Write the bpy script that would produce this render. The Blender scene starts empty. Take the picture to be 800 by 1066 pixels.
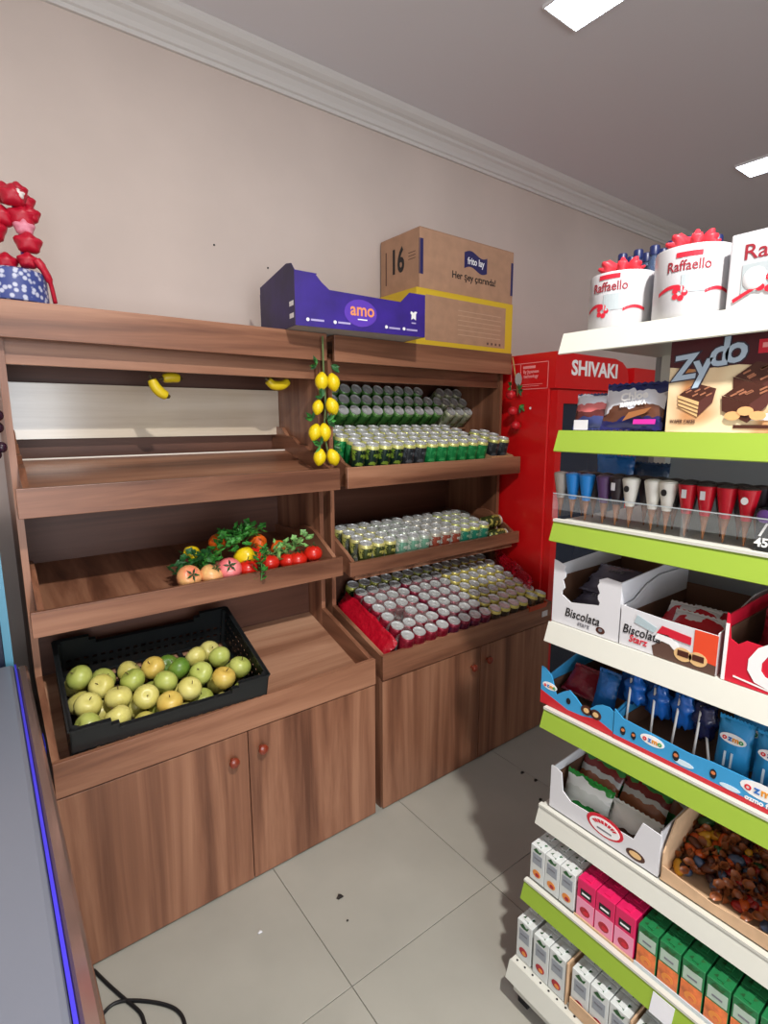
import bpy, bmesh, math, random
from mathutils import Vector, Matrix
random.seed(7)
S = bpy.context.scene
COL = S.collection

# ------------------------------------------------------------------ camera
YAW, PITCH, ROLL, FPX = .6455, -.1687, -.0028, 559.24
CAM = Vector((-.0693, -2.2486, 1.5))
_f = Vector((math.sin(YAW)*math.cos(PITCH), math.cos(YAW)*math.cos(PITCH), math.sin(PITCH)))
_r0 = Vector((math.cos(YAW), -math.sin(YAW), 0)); _u0 = _r0.cross(_f)
_r = _r0*math.cos(ROLL)+_u0*math.sin(ROLL); _u = _u0*math.cos(ROLL)-_r0*math.sin(ROLL)
cd = bpy.data.cameras.new('camera'); cam = bpy.data.objects.new('camera', cd); COL.objects.link(cam)
M4 = Matrix.Identity(4)
for i in range(3):
    M4[i][0], M4[i][1], M4[i][2], M4[i][3] = _r[i], _u[i], -_f[i], CAM[i]
cam.matrix_world = M4
cd.sensor_fit = 'HORIZONTAL'; cd.sensor_width = 36; cd.lens = FPX/800*36; cd.clip_start = .02
S.camera = cam

# ------------------------------------------------------------------ world, lights, exposure
W = bpy.data.worlds.new('world'); S.world = W; W.use_nodes = True
W.node_tree.nodes['Background'].inputs[0].default_value = (.75, .8, .9, 1)
W.node_tree.nodes['Background'].inputs[1].default_value = 1.0
S.view_settings.view_transform = 'Standard'; S.view_settings.look = 'None'
S.view_settings.gamma = 1; S.view_settings.use_curve_mapping = False
S.view_settings.exposure = 0.18
PANEL_E = 15.0
def area(name, loc, power, size, color=(1, 1, 1), target=None):
    l = bpy.data.lights.new(name, 'AREA'); l.energy = power; l.size = size; l.shape = 'DISK'; l.color = color
    o = bpy.data.objects.new(name, l); COL.objects.link(o); o.location = loc
    d = (Vector(target) - Vector(loc)) if target else Vector((0, 0, -1))
    o.rotation_euler = d.to_track_quat('-Z', 'Y').to_euler(); return o
area('counter_ceiling_lamp', (.38, -2.50, 2.90), 68, .09, (1, .96, .91))
day = area('shop_window_daylight', (-.4, -5.30, 1.25), 96, 1, (.90, .95, 1), (-.4, 0, 1.25))     # daylight through the shop window behind the camera
day.data.shape = 'RECTANGLE'; day.data.size = 2.4; day.data.size_y = 2.0

def B(u, v, ax, val):
    """a photo pixel taken to the plane it lies in"""
    d = _f + _r*((u-400)/FPX) + _u*((533-v)/FPX); i = 'xyz'.index(ax)
    return CAM + d*((val-CAM[i])/d[i])

# ------------------------------------------------------------------ materials
def lin(c):
    return tuple((x/255/12.92 if x/255 <= .04045 else ((x/255+.055)/1.055)**2.4) for x in c) + (1,)
MATS = {}
def mat(name, rgb, rough=.5, metal=0., emit=0., alpha=None, noise=0., nscale=8., bump=0., coat=0., trans=0., spec=.5):
    if name in MATS: return MATS[name]
    m = bpy.data.materials.new(name); m.use_nodes = True; nt = m.node_tree; b = nt.nodes['Principled BSDF']
    b.inputs['Base Color'].default_value = lin(rgb); b.inputs['Roughness'].default_value = rough
    b.inputs['Metallic'].default_value = metal; b.inputs['Coat Weight'].default_value = coat
    b.inputs['Specular IOR Level'].default_value = spec
    if trans: b.inputs['Transmission Weight'].default_value = trans
    if alpha is not None: b.inputs['Alpha'].default_value = alpha
    if emit:
        b.inputs['Emission Color'].default_value = lin(rgb); b.inputs['Emission Strength'].default_value = emit
    if noise or bump:
        tc = nt.nodes.new('ShaderNodeTexCoord'); n = nt.nodes.new('ShaderNodeTexNoise')
        n.inputs['Scale'].default_value = nscale; n.inputs['Detail'].default_value = 5
        nt.links.new(tc.outputs['Object'], n.inputs['Vector'])
        if noise:
            r = nt.nodes.new('ShaderNodeValToRGB'); a = lin(tuple(max(0, x*(1-noise)) for x in rgb)); c = lin(tuple(min(255, x*(1+noise)) for x in rgb))
            r.color_ramp.elements[0].position = .3; r.color_ramp.elements[1].position = .7
            r.color_ramp.elements[0].color = a; r.color_ramp.elements[1].color = c
            nt.links.new(n.outputs['Fac'], r.inputs['Fac']); nt.links.new(r.outputs['Color'], b.inputs['Base Color'])
        if bump:
            bp = nt.nodes.new('ShaderNodeBump'); bp.inputs['Strength'].default_value = bump; bp.inputs['Distance'].default_value = .01
            nt.links.new(n.outputs['Fac'], bp.inputs['Height']); nt.links.new(bp.outputs['Normal'], b.inputs['Normal'])
    MATS[name] = m; return m

def wood(name, axis, cols, rough=.38, scale=1.0):
    """laminate with streaks that run along one axis and vary from board to board"""
    if name in MATS: return MATS[name]
    m = bpy.data.materials.new(name); m.use_nodes = True; nt = m.node_tree; b = nt.nodes['Principled BSDF']
    N = nt.nodes.new; L = nt.links.new
    tc = N('ShaderNodeTexCoord'); mp = N('ShaderNodeMapping'); oi = N('ShaderNodeObjectInfo'); ad = N('ShaderNodeVectorMath'); ad.operation = 'ADD'
    mu = N('ShaderNodeMath'); mu.operation = 'MULTIPLY'; mu.inputs[1].default_value = 7.3
    L(oi.outputs['Random'], mu.inputs[0]); L(tc.outputs['Object'], ad.inputs[0]); L(mu.outputs[0], ad.inputs[1])
    sc = [11., 11., 11.]; sc['xyz'.index(axis)] = .55
    mp.inputs['Scale'].default_value = tuple(s*scale for s in sc)
    L(ad.outputs[0], mp.inputs['Vector'])
    n1 = N('ShaderNodeTexNoise'); n1.inputs['Scale'].default_value = 1.0; n1.inputs['Detail'].default_value = 6; n1.inputs['Roughness'].default_value = .62; n1.inputs['Distortion'].default_value = .5
    L(mp.outputs[0], n1.inputs['Vector'])
    r = N('ShaderNodeValToRGB'); e = r.color_ramp.elements
    e[0].position = .36; e[0].color = lin(cols[0]); e[1].position = .65; e[1].color = lin(cols[2])
    k = e.new(.5); k.color = lin(cols[1])
    L(n1.outputs['Fac'], r.inputs['Fac']); L(r.outputs['Color'], b.inputs['Base Color'])
    n2 = N('ShaderNodeTexNoise'); n2.inputs['Scale'].default_value = 9; n2.inputs['Detail'].default_value = 3; L(mp.outputs[0], n2.inputs['Vector'])
    bm_ = N('ShaderNodeBump'); bm_.inputs['Strength'].default_value = .12; bm_.inputs['Distance'].default_value = .002
    L(n2.outputs['Fac'], bm_.inputs['Height']); L(bm_.outputs['Normal'], b.inputs['Normal'])
    b.inputs['Roughness'].default_value = rough; MATS[name] = m; return m
WC = [(96, 59, 42), (134, 89, 66), (164, 117, 90)]
WX = wood('walnut_x', 'x', WC); WY = wood('walnut_y', 'y', WC); WZ = wood('walnut_z', 'z', WC)
WXL = wood('walnut_pale_x', 'x', [(136, 94, 72), (164, 120, 94), (186, 144, 116)])
CREAM_SHEEN = wood('cream_sheen_laminate', 'x', [(196, 178, 156), (208, 192, 170), (218, 204, 184)], rough=.18); CREAM_SHEEN.node_tree.nodes['Principled BSDF'].inputs['Specular IOR Level'].default_value = 1.0  # colour kept pale to carry the bright reflection on the glossy board
DKW = wood('back_board_x', 'x', [(78, 44, 31), (94, 57, 41), (106, 67, 50)], rough=.5)

SILVER = mat('can_lid_metal', (212, 214, 214), .30, .38)
STEELW = mat('white_powder_coat', (208, 208, 198), .4)
LIME = mat('lime_price_rail', (142, 170, 56), .42)
CARD = mat('brown_cardboard', (182, 138, 100), .8, noise=.06, nscale=30)
CARDP = mat('pale_cardboard', (205, 170, 135), .8, noise=.05, nscale=30)
WHITEP = mat('white_print_board', (216, 216, 220), .5)
BLACKP = mat('black_ink', (22, 20, 24), .5)
WHITEI = mat('white_ink', (240, 240, 240), .5)
RED = mat('fridge_red_enamel', (206, 18, 22), .32, coat=.3)
REDI = mat('red_ink', (205, 30, 52), .5)
LEAF = mat('leaf_green', (52, 118, 44), .5, noise=.35, nscale=40)
LEAFD = mat('leaf_dark_green', (34, 82, 40), .5, noise=.3, nscale=40)
CORD = mat('green_cord', (96, 118, 70), .7)
DARKM = mat('dark_plastic', (26, 28, 32), .45)

# ------------------------------------------------------------------ builders
def link(name, bm, m, parent=None, smooth=False, loc=None):
    bmesh.ops.recalc_face_normals(bm, faces=bm.faces)
    me = bpy.data.meshes.new(name); bm.to_mesh(me); bm.free()
    ms = m if isinstance(m, (list, tuple)) else [m]
    for x in ms: me.materials.append(x)
    if smooth:
        for p in me.polygons: p.use_smooth = True
        if smooth == 'auto':
            me.set_sharp_from_angle(angle=math.radians(38))
    o = bpy.data.objects.new(name, me); COL.objects.link(o)
    if parent: o.parent = parent
    if loc: o.location = loc
    return o
def NB(): return bmesh.new()
def box(bm, x0, x1, y0, y1, z0, z1, bev=0.):
    vs = [bm.verts.new((x, y, z)) for x in (x0, x1) for y in (y0, y1) for z in (z0, z1)]
    fs = [bm.faces.new([vs[i] for i in f]) for f in ((0, 1, 3, 2), (4, 6, 7, 5), (0, 4, 5, 1), (2, 3, 7, 6), (0, 2, 6, 4), (1, 5, 7, 3))]
    if bev:
        es = list({e for f in fs for e in f.edges})
        bmesh.ops.bevel(bm, geom=es, offset=bev, segments=2, profile=.5, affect='EDGES')
    return bm
def bx(name, m, parent, x0, x1, y0, y1, z0, z1, bev=0.):
    return link(name, box(NB(), x0, x1, y0, y1, z0, z1, bev), m, parent)
def prism(bm, poly, ax, a, b):
    """polygon extruded along an axis: poly holds the two other coordinates in xyz order"""
    def P(p, t):
        return {'x': (t, p[0], p[1]), 'y': (p[0], t, p[1]), 'z': (p[0], p[1], t)}[ax]
    A = [bm.verts.new(P(p, a)) for p in poly]; C = [bm.verts.new(P(p, b)) for p in poly]; n = len(poly)
    bm.faces.new(A); bm.faces.new(C[::-1])
    for i in range(n): bm.faces.new([A[i], C[i], C[(i+1) % n], A[(i+1) % n]])
    return bm
def pr(name, m, parent, poly, ax, a, b): return link(name, prism(NB(), poly, ax, a, b), m, parent)
def lathe(bm, prof, seg=16, cap=True, mi=None):
    rings = []
    for r, z in prof:
        rings.append([bm.verts.new((r*math.cos(2*math.pi*i/seg), r*math.sin(2*math.pi*i/seg), z)) for i in range(seg)])
    for k in range(len(rings)-1):
        for i in range(seg):
            f = bm.faces.new([rings[k][i], rings[k][(i+1) % seg], rings[k+1][(i+1) % seg], rings[k+1][i]])
            if mi: f.material_index = mi[k]
    if cap:
        bm.faces.new(rings[0][::-1]); f = bm.faces.new(rings[-1])
        if mi: f.material_index = mi[-1]
    return bm
def tube(bm, pts, r, seg=8):
    pts = [Vector(p) for p in pts]; rings = []; prev = None
    for k, p in enumerate(pts):
        t = (pts[min(k+1, len(pts)-1)] - pts[max(k-1, 0)]).normalized()
        a = prev if prev else (Vector((0, 0, 1)) if abs(t.z) < .9 else Vector((1, 0, 0)))
        n = (a - t*a.dot(t)).normalized(); prev = n; q = t.cross(n); rr = r[k] if isinstance(r, (list, tuple)) else r
        rings.append([bm.verts.new(p + n*rr*math.cos(2*math.pi*i/seg) + q*rr*math.sin(2*math.pi*i/seg)) for i in range(seg)])
    for k in range(len(rings)-1):
        for i in range(seg): bm.faces.new([rings[k][i], rings[k][(i+1) % seg], rings[k+1][(i+1) % seg], rings[k+1][i]])
    bm.faces.new(rings[0][::-1]); bm.faces.new(rings[-1]); return bm
def spline(pts, n=8):
    pts = [Vector(p) for p in pts]; out = []
    for i in range(len(pts)-1):
        p0, p1, p2, p3 = pts[max(i-1, 0)], pts[i], pts[i+1], pts[min(i+2, len(pts)-1)]
        for k in range(n):
            t = k/n; out.append(.5*((2*p1)+(p2-p0)*t+(2*p0-5*p1+4*p2-p3)*t*t+(3*p1-p0-3*p2+p3)*t**3))
    return out+[pts[-1]]
def blob(bm, c, rx, ry, rz, u=12, v=8, fn=None, rot=None):
    r0 = bmesh.ops.create_uvsphere(bm, u_segments=u, v_segments=v, radius=1.0)['verts']
    for q in r0:
        p = q.co.copy(); k = fn(p) if fn else 1.0
        p = Vector((p.x*rx*k, p.y*ry*k, p.z*rz*k))
        if rot: p = rot @ p
        q.co = p + Vector(c)
    return bm
def thing(name, label, cat, loc=(0, 0, 0), group=None, rot=None):
    o = bpy.data.objects.new(name, None); COL.objects.link(o); o.location = loc; o.empty_display_size = .05
    if rot: o.rotation_euler = rot
    return tag(o, label, cat, group)
def tag(o, label, cat, group=None):
    o['label'] = label; o['category'] = cat
    if group: o['group'] = group
    return o
def struct(o): o['kind'] = 'structure'; return o
def dup(root, loc, label=None, group=None, rot=None, scale=None):
    r = root.copy(); COL.objects.link(r); r.location = loc
    if rot is not None: r.rotation_euler = rot
    if scale: r.scale = (scale,)*3
    if label: r['label'] = label
    if group: r['group'] = group
    for ch in list(root.children):
        c = ch.copy(); COL.objects.link(c); c.parent = r
        for g in ch.children:
            d = g.copy(); COL.objects.link(d); d.parent = c
    return r
def text_bm(body, size, ext=.0004, spacing=1.0, shear=0., bold=0.):
    cu = bpy.data.curves.new('t', 'FONT'); cu.body = body; cu.size = size; cu.extrude = ext; cu.align_x = 'CENTER'; cu.align_y = 'CENTER'
    cu.space_character = spacing; cu.shear = shear; cu.resolution_u = 3; cu.offset = bold
    o = bpy.data.objects.new('t', cu); COL.objects.link(o)
    dg = bpy.context.evaluated_depsgraph_get(); me = bpy.data.meshes.new_from_object(o.evaluated_get(dg))
    bm = NB(); bm.from_mesh(me); bpy.data.objects.remove(o); bpy.data.curves.remove(cu); bpy.data.meshes.remove(me)
    return bm
MX = Matrix(((0, 0, -1), (-1, 0, 0), (0, 1, 0)))     # print on a face that looks to -X
MY = Matrix(((1, 0, 0), (0, 0, -1), (0, 1, 0)))      # print on a face that looks to -Y
def text(parent, body, size, m, loc, frame=MX, name='lettering', width=None, bend=None, tilt=0., **k):
    bm = text_bm(body, size, **k)
    if width:
        xs = [v.co.x for v in bm.verts]; s = width/max(1e-6, max(xs)-min(xs))
        for v in bm.verts: v.co.x *= s
    if tilt:
        bmesh.ops.rotate(bm, verts=bm.verts, matrix=Matrix.Rotation(tilt, 3, 'Z'))
    for v in bm.verts:
        p = v.co.copy()
        if bend:     # (radius, middle angle): wrap round an upright cylinder at loc
            a = bend[1] + p.x/bend[0]; R = bend[0]+.0006+p.z
            v.co = Vector((R*math.cos(a), R*math.sin(a), p.y))
        else: v.co = frame @ p
        v.co += Vector(loc)
    return link(name, bm, m, parent)
def patch(parent, name, m, pts, base, frame=MX, th=.0006):
    """a flat printed shape: pts in the face's own right / up coordinates from base"""
    bm = NB(); n = len(pts)
    A = [bm.verts.new(frame @ Vector((p[0], p[1], 0)) + Vector(base)) for p in pts]
    C = [bm.verts.new(frame @ Vector((p[0], p[1], th)) + Vector(base)) for p in pts]
    bm.faces.new(A[::-1]); bm.faces.new(C)
    for i in range(n): bm.faces.new([A[i], A[(i+1) % n], C[(i+1) % n], C[i]])
    return link(name, bm, m, parent)
def ell(cx, cy, rx, ry, n=18, a0=0): return [(cx+rx*math.cos(a0+2*math.pi*i/n), cy+ry*math.sin(a0+2*math.pi*i/n)) for i in range(n)]
def rect(x0, x1, y0, y1): return [(x0, y0), (x1, y0), (x1, y1), (x0, y1)]

# ------------------------------------------------------------------ room
XL, XR, YB, ZC = -2.2, 6.2, -5.0, 2.955
PLASTER = mat('wall_plaster', (208, 193, 184), .85, noise=.025, nscale=2.2)
CEILM = mat('ceiling_paint', (224, 222, 226), .9)
CROWN = mat('crown_paint', (214, 210, 206), .7)
GROUT = mat('tile_grout', (122, 120, 112), .9)
TILE = mat('porcelain_tile', (166, 164, 154), .33, noise=.035, nscale=3.5)
fl = struct(bx('floor', GROUT, None, XL, XR, YB, 0, -.06, -.004))
ts = .547; tg = .0011
tm = None
for ix in range(-5, 11):
    for iy in range(-7, 4):
        x0 = .587+ix*ts; y0 = -1.228+iy*ts
        if x0 < XL-.1 or x0+ts > XR+.2 or y0+ts < YB or y0 > -.3: continue
        if tm is None:
            t = link('tile', box(NB(), tg, ts-tg, tg, ts-tg, -.004, 0, .0008), TILE, fl); tm = t.data
        else:
            t = bpy.data.objects.new('tile', tm); COL.objects.link(t); t.parent = fl
        t.location = (x0, y0, 0)
        if y0+ts > 0: t.scale = (1, -y0/ts, 1)
struct(bx('wall_back', PLASTER, None, XL, XR, 0, .12, -.06, ZC+.1))
struct(bx('wall_left', PLASTER, None, XL-.12, XL, YB, .12, -.06, ZC+.1))
struct(bx('wall_right', PLASTER, None, XR, XR+.12, YB, .12, -.06, ZC+.1))
bm = NB()
for a in ((XL, -1.7, -.06, ZC+.1), (.9, XR, -.06, ZC+.1), (-1.7, .9, -.06, .25), (-1.7, .9, 2.25, ZC+.1)): box(bm, a[0], a[1], YB-.12, YB, a[2], a[3])
struct(link('wall_front', bm, PLASTER))
wn = bpy.data.objects.new('window_1', None); COL.objects.link(wn); struct(wn); wn.location = (-.4, YB-.06, 1.25)
bm = NB()
for a in ((-1.3, 1.3, -1, -.95), (-1.3, 1.3, .95, 1), (-1.3, -1.25, -.95, .95), (1.25, 1.3, -.95, .95), (-.025, .025, -.95, .95)): box(bm, a[0], a[1], -.03, .03, a[2], a[3])
link('window_frame', bm, mat('window_frame_white', (225, 225, 225), .4), wn)
GLS = bpy.data.materials.new('window_glass'); GLS.use_nodes = True; nt = GLS.node_tree; tr = nt.nodes.new('ShaderNodeBsdfTransparent'); mx = nt.nodes.new('ShaderNodeMixShader'); mx.inputs[0].default_value = .06; nt.nodes['Principled BSDF'].inputs['Roughness'].default_value = .02
nt.links.new(tr.outputs[0], mx.inputs[1]); nt.links.new(nt.nodes['Principled BSDF'].outputs[0], mx.inputs[2]); nt.links.new(mx.outputs[0], nt.nodes['Material Output'].inputs[0])
for a in ((-1.25, -.025), (.025, 1.25)): bx('pane', GLS, wn, a[0], a[1], -.003, .003, -.95, .95)
struct(bx('ceiling', CEILM, None, XL-.12, XR+.12, YB-.12, .12, ZC, ZC+.1))
cp = [(0, 2.838), (-.012, 2.838), (-.014, 2.852), (-.022, 2.856), (-.028, 2.872), (-.04, 2.89), (-.052, 2.898), (-.054, 2.912), (-.068, 2.918), (-.082, 2.93), (-.09, 2.944), (-.092, ZC), (0, ZC)]
struct(pr('trim_1', CROWN, None, cp, 'x', XL, XR))
struct(pr('trim_2', CROWN, None, [(XL-p[0], p[1]) for p in cp], 'y', YB, 0))
struct(pr('trim_3', CROWN, None, [(XR+p[0], p[1]) for p in cp], 'y', YB, 0))

def ceiling_panel(cx, cy, s, label):
    t = thing('ceiling_light', label, 'ceiling light', (cx, cy, ZC), 'square ceiling lights')
    fr = mat('light_frame', (235, 235, 235), .5)
    bm = NB(); h = s/2; w = .006
    for a in ((-h, h, -h, -h+w), (-h, h, h-w, h), (-h, -h+w, -h+w, h-w), (h-w, h, -h+w, h-w)): box(bm, a[0], a[1], a[2], a[3], -.012, 0)
    link('frame', bm, fr, t)
    bx('diffuser', mat('light_diffuser', (228, 240, 255), .5, emit=PANEL_E), t, -h+w, h-w, -h+w, h-w, -.010, -.001)
    return t
ceiling_panel(1.80, -.945, .20, 'square glowing ceiling light at the top edge of the picture')
ceiling_panel(3.73, -.86, .22, 'square glowing ceiling light near the right edge')

for (u, v) in ((223, 255), (279, 279)):
    p = B(u, v, 'y', 0)
    bm = lathe(NB(), [(.004, 0), (.004, .002), (.0022, .004), (.001, .005)], 8); bmesh.ops.rotate(bm, verts=bm.verts, matrix=Matrix.Rotation(math.pi/2, 3, 'X'))
    o = link('wall_nail', bm, BLACKP, None, loc=p)
    tag(o, 'tiny dark nail in the plain wall ' + ('farther from' if u < 250 else 'close to') + ' the purple fruit box', 'nail')

# ------------------------------------------------------------------ wooden display units
KNOB = mat('red_brown_knob', (128, 48, 26), .3, coat=.4)
EDGE = mat('white_edge_strip', (232, 224, 212), .5)
def tray_floor(name, t, x0, x1, yb, zb, yf, zf, m):
    return pr(name, m, t, [(yb, zb), (yf, zf), (yf, zf-.016), (yb, zb-.016)], 'x', x0, x1)
def unit(x0, w, label, z2, l2, split, steep):
    t = thing('display_shelf', label, 'shelf unit', (x0, 0, 0), 'wooden display shelves along the wall')
    a, b = .018, w-.018
    # side panels: a deep cabinet foot and a shallower upright
    for s in (0, w-.018):
        pr('side_panel', WZ, t, [(-.004, 0), (-.732, 0), (-.732, .545), (-.40, .545), (-.40, 1.74), (-.004, 1.74)], 'x', s, s+.018)
    bx('back_panel', DKW, t, a, b, -.020, -.004, .50, 1.80)
    bx('inner_back', DKW, t, a, b, -.290, -.276, .56, .90)
    bx('cabinet_bottom', WX, t, a, b, -.70, -.02, .05, .066)
    # doors
    for x_a, x_b, kx, kz in ((.001, split-.0015, split-.054, .458), (split+.0015, w-.001, split+.042, .466)):
        d = bx('door', WZ, t, x_a, x_b, -.748, -.7325, .006, .535, .0012)
        bm = lathe(NB(), [(.007, 0), (.007, .008), (.013, .012), (.0165, .018), (.0155, .024), (.010, .028), (.002, .0295)], 16)
        bmesh.ops.rotate(bm, verts=bm.verts, matrix=Matrix.Rotation(math.pi/2, 3, 'X'))
        link('knob', bm, KNOB, d, 'auto', (kx, -.748, kz))
    # bottom tray
    tray_floor('tray_floor', t, a, b, -.292, .690, -.735, .560, WXL)
    bx('tray_lip', WX, t, 0, w, -.752, -.735, .540, .638, .0015)
    for s in (.0, w-.018):
        pr('tray_side', WY, t, [(-.735, .546), (-.735, .636), (-.401, .736), (-.401, .546)], 'x', s, s+.018)
    # middle tray
    tray_floor('tray_floor', t, a+.016, b-.016, -.020, z2+.022, -.522, z2-.062, WY)
    bx('tray_lip', WX, t, 0, w, -.540, -.523, z2-l2, z2, .0015)
    for s in (a, b-.016):
        pr('tray_side', WY, t, [(-.523, z2-l2+.004), (-.523, z2-.002), (-.47, z2+.03), (-.42, z2+.055), (-.37, z2+.082), (-.33, z2+.090), (-.27, z2+.088), (-.23, z2+.07), (-.19, z2+.06), (-.12, z2+.056), (-.02, z2+.056), (-.02, z2-.04), (-.40, z2-l2+.004)], 'x', s, s+.016)
    # upper tray
    tray_floor('tray_floor', t, a+.016, b-.016, -.143, 1.376, -.514, 1.283, WX)
    bx('edge_strip', EDGE, t, a+.016, b-.016, -.146, -.142, 1.366, 1.380)
    bx('tray_lip', WX, t, 0, w, -.530, -.513, 1.241, 1.323, .0015)
    for s in (a, b-.016):
        pr('tray_side', WY, t, [(-.513, 1.243), (-.513, 1.321), (-.46, 1.338), (-.42, 1.37), (-.36, 1.378), (-.32, 1.40), (-.26, 1.405), (-.22, 1.43), (-.16, 1.438), (-.12, 1.47), (-.02, 1.48), (-.02, 1.30), (-.4, 1.243)], 'x', s, s+.016)
    # steep pale display board under the canopy
    if steep:
        pr('display_board', CREAM_SHEEN, t, [(-.1520, 1.4426), (-.0210, 1.5987), (-.0210, 1.583), (-.1440, 1.4360)], 'x', a+.002, b-.002)
        pr('ledge', WX, t, [(-.1720, 1.4550), (-.1500, 1.4360), (-.1440, 1.4430), (-.1660, 1.4620)], 'x', a+.002, b-.002)
    else:
        pr('display_board', CREAM_SHEEN, t, [(-.070, 1.441), (-.070, 1.628), (-.058, 1.628), (-.058, 1.441)], 'x', a+.002, b-.002)
    # canopy
    bx('canopy_top', WX, t, 0, w, -.435, -.004, 1.80, 1.818)
    bx('canopy_fascia', WX, t, 0, w, -.452, -.4355, 1.722, 1.820, .0015)
    bx('valance', WX, t, a, b, -.385, -.370, 1.658, 1.757, .0012)
    return t
unit(0, 1.018, 'walnut display shelf holding the crate of apples and the vegetables', .980, .074, .520, False)
unit(1.0515, 1.020, 'walnut display shelf stocked with rows of drink cans', .948, .056, .532, True)

# ------------------------------------------------------------------ drink cans
def can_proto(name, label, body_m, cat='can', r=.0305, h=.118, group=None):
    t = thing(name, label, cat, (0, 0, 0), group)
    b = lathe(NB(), [(r*.72, 0), (r*.8, .002), (r, .010), (r, h-.016), (r*.93, h-.009), (r*.84, h-.0062)], 16)
    link('can_body', b, body_m, t, 'auto')
    l = lathe(NB(), [(r*.84, h-.0062), (r*.86, h-.002), (r*.86, h), (r*.80, h), (r*.76, h-.004), (.001, h-.004)], 16, cap=False)
    lid = link('can_lid', l, SILVER, t, 'auto')
    pt = NB(); prism(pt, ell(0, .004, .007, .010, 10), 'z', h-.004, h-.0022); link('pull_tab', pt, SILVER, lid)
    return t
def can_mat(name, rgb, top, band=None, rough=.3, h=.118, pat=None):
    """can print: body colour, shoulder colour, an abstract lighter motif"""
    m = bpy.data.materials.new(name); m.use_nodes = True; nt = m.node_tree; b = nt.nodes['Principled BSDF']; N = nt.nodes.new; L = nt.links.new
    tc = N('ShaderNodeTexCoord'); sp = N('ShaderNodeSeparateXYZ'); L(tc.outputs['Object'], sp.inputs[0])
    n = N('ShaderNodeTexNoise'); n.inputs['Scale'].default_value = 45; L(tc.outputs['Object'], n.inputs['Vector'])
    r = N('ShaderNodeValToRGB'); r.color_ramp.interpolation = 'CONSTANT'; e = r.color_ramp.elements
    e[0].color = lin(rgb); e[1].position = .57; e[1].color = lin(pat or tuple(min(255, c*1.35+12) for c in rgb)); L(n.outputs['Fac'], r.inputs['Fac'])
    g = N('ShaderNodeMath'); g.operation = 'GREATER_THAN'; g.inputs[1].default_value = h-.019 if top != rgb else 9; L(sp.outputs['Z'], g.inputs[0])
    mx = N('ShaderNodeMix'); mx.data_type = 'RGBA'; L(g.outputs[0], mx.inputs[0]); L(r.outputs[0], mx.inputs[6]); mx.inputs[7].default_value = lin(top)
    L(mx.outputs[2], b.inputs['Base Color']); b.inputs['Roughness'].default_value = rough; b.inputs['Metallic'].default_value = .35
    return m
GREEN = can_mat('green_can_print', (20, 128, 66), (206, 206, 128), pat=(60, 168, 96))
DGREEN = can_mat('dark_green_can_print', (14, 40, 30), (206, 206, 128), pat=(120, 150, 50))
GREY = can_mat('charcoal_can_print', (42, 46, 50), (200, 202, 120), pat=(86, 92, 98))
LIMEC = can_mat('pale_green_can_print', (70, 120, 56), (96, 142, 76), pat=(38, 96, 40))
CLEARC = can_mat('silver_can_print', (170, 176, 150), (196, 200, 170), pat=(120, 140, 90))
CRIMS = can_mat('crimson_can_print', (120, 12, 32), (136, 26, 46), pat=(150, 34, 54))
PLUM = can_mat('plum_can_print', (92, 16, 42), (128, 34, 56), pat=(70, 34, 62))
YELC = can_mat('yellow_can_print', (52, 40, 34), (214, 202, 110), pat=(96, 70, 40))
OLIVE = can_mat('olive_can_print', (30, 50, 26), (196, 202, 104), pat=(130, 150, 50))
protos = {}
def can(kind, m, loc, label, group, rot=None):
    if kind not in protos:
        c = can_proto('drink_can', label, m, group=group); protos[kind] = c; c.location = loc
        if rot: c.rotation_euler = rot
        return c
    return dup(protos[kind], loc, label, group, rot or (0, 0, 0))
U2 = 1.0515
ORD = ['first', 'second', 'third', 'fourth', 'fifth', 'sixth', 'seventh', 'eighth', 'ninth', 'tenth', 'eleventh', 'twelfth', 'thirteenth', 'fourteenth', 'fifteenth']
def place(row, i, n): return ', %s row, %s from left' % (['front', 'second', 'third', 'fourth', 'fifth', 'sixth', 'seventh'][row], ORD[i])
R50 = math.radians(50)
# steep top tray: three rows of green cans leaning on the pale board, and a silver pack at the right
ax = Vector((0, -math.sin(R50), math.cos(R50))); up = Vector((0, math.cos(R50), math.sin(R50)))
for row in range(3):
    n = 12
    for i in range(n):
        p = Vector((U2+.062+i*.063+(.03 if row % 2 else 0), -.124, 1.476)) + up*(row*.064-.004)
        if row == 2 and i > 10: continue
        can('lime', LIMEC, p, 'pale green can leaning in the top tray'+place(row, i, 12), 'green cans in the top tray', (R50, 0, 0))
for row in range(3):
    for i in range(3):
        p = Vector((U2+.847+i*.0615, -.124, 1.472)) + up*(row*.064)
        can('clear', CLEARC, p, 'silver can at the right of the top tray'+place(row, i, 3), 'silver cans in the top tray', (R50, 0, 0))
bm = NB(); box(bm, U2+.825, U2+.995, -.165, -.155, 1.46, 1.468)
bm.free()
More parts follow.
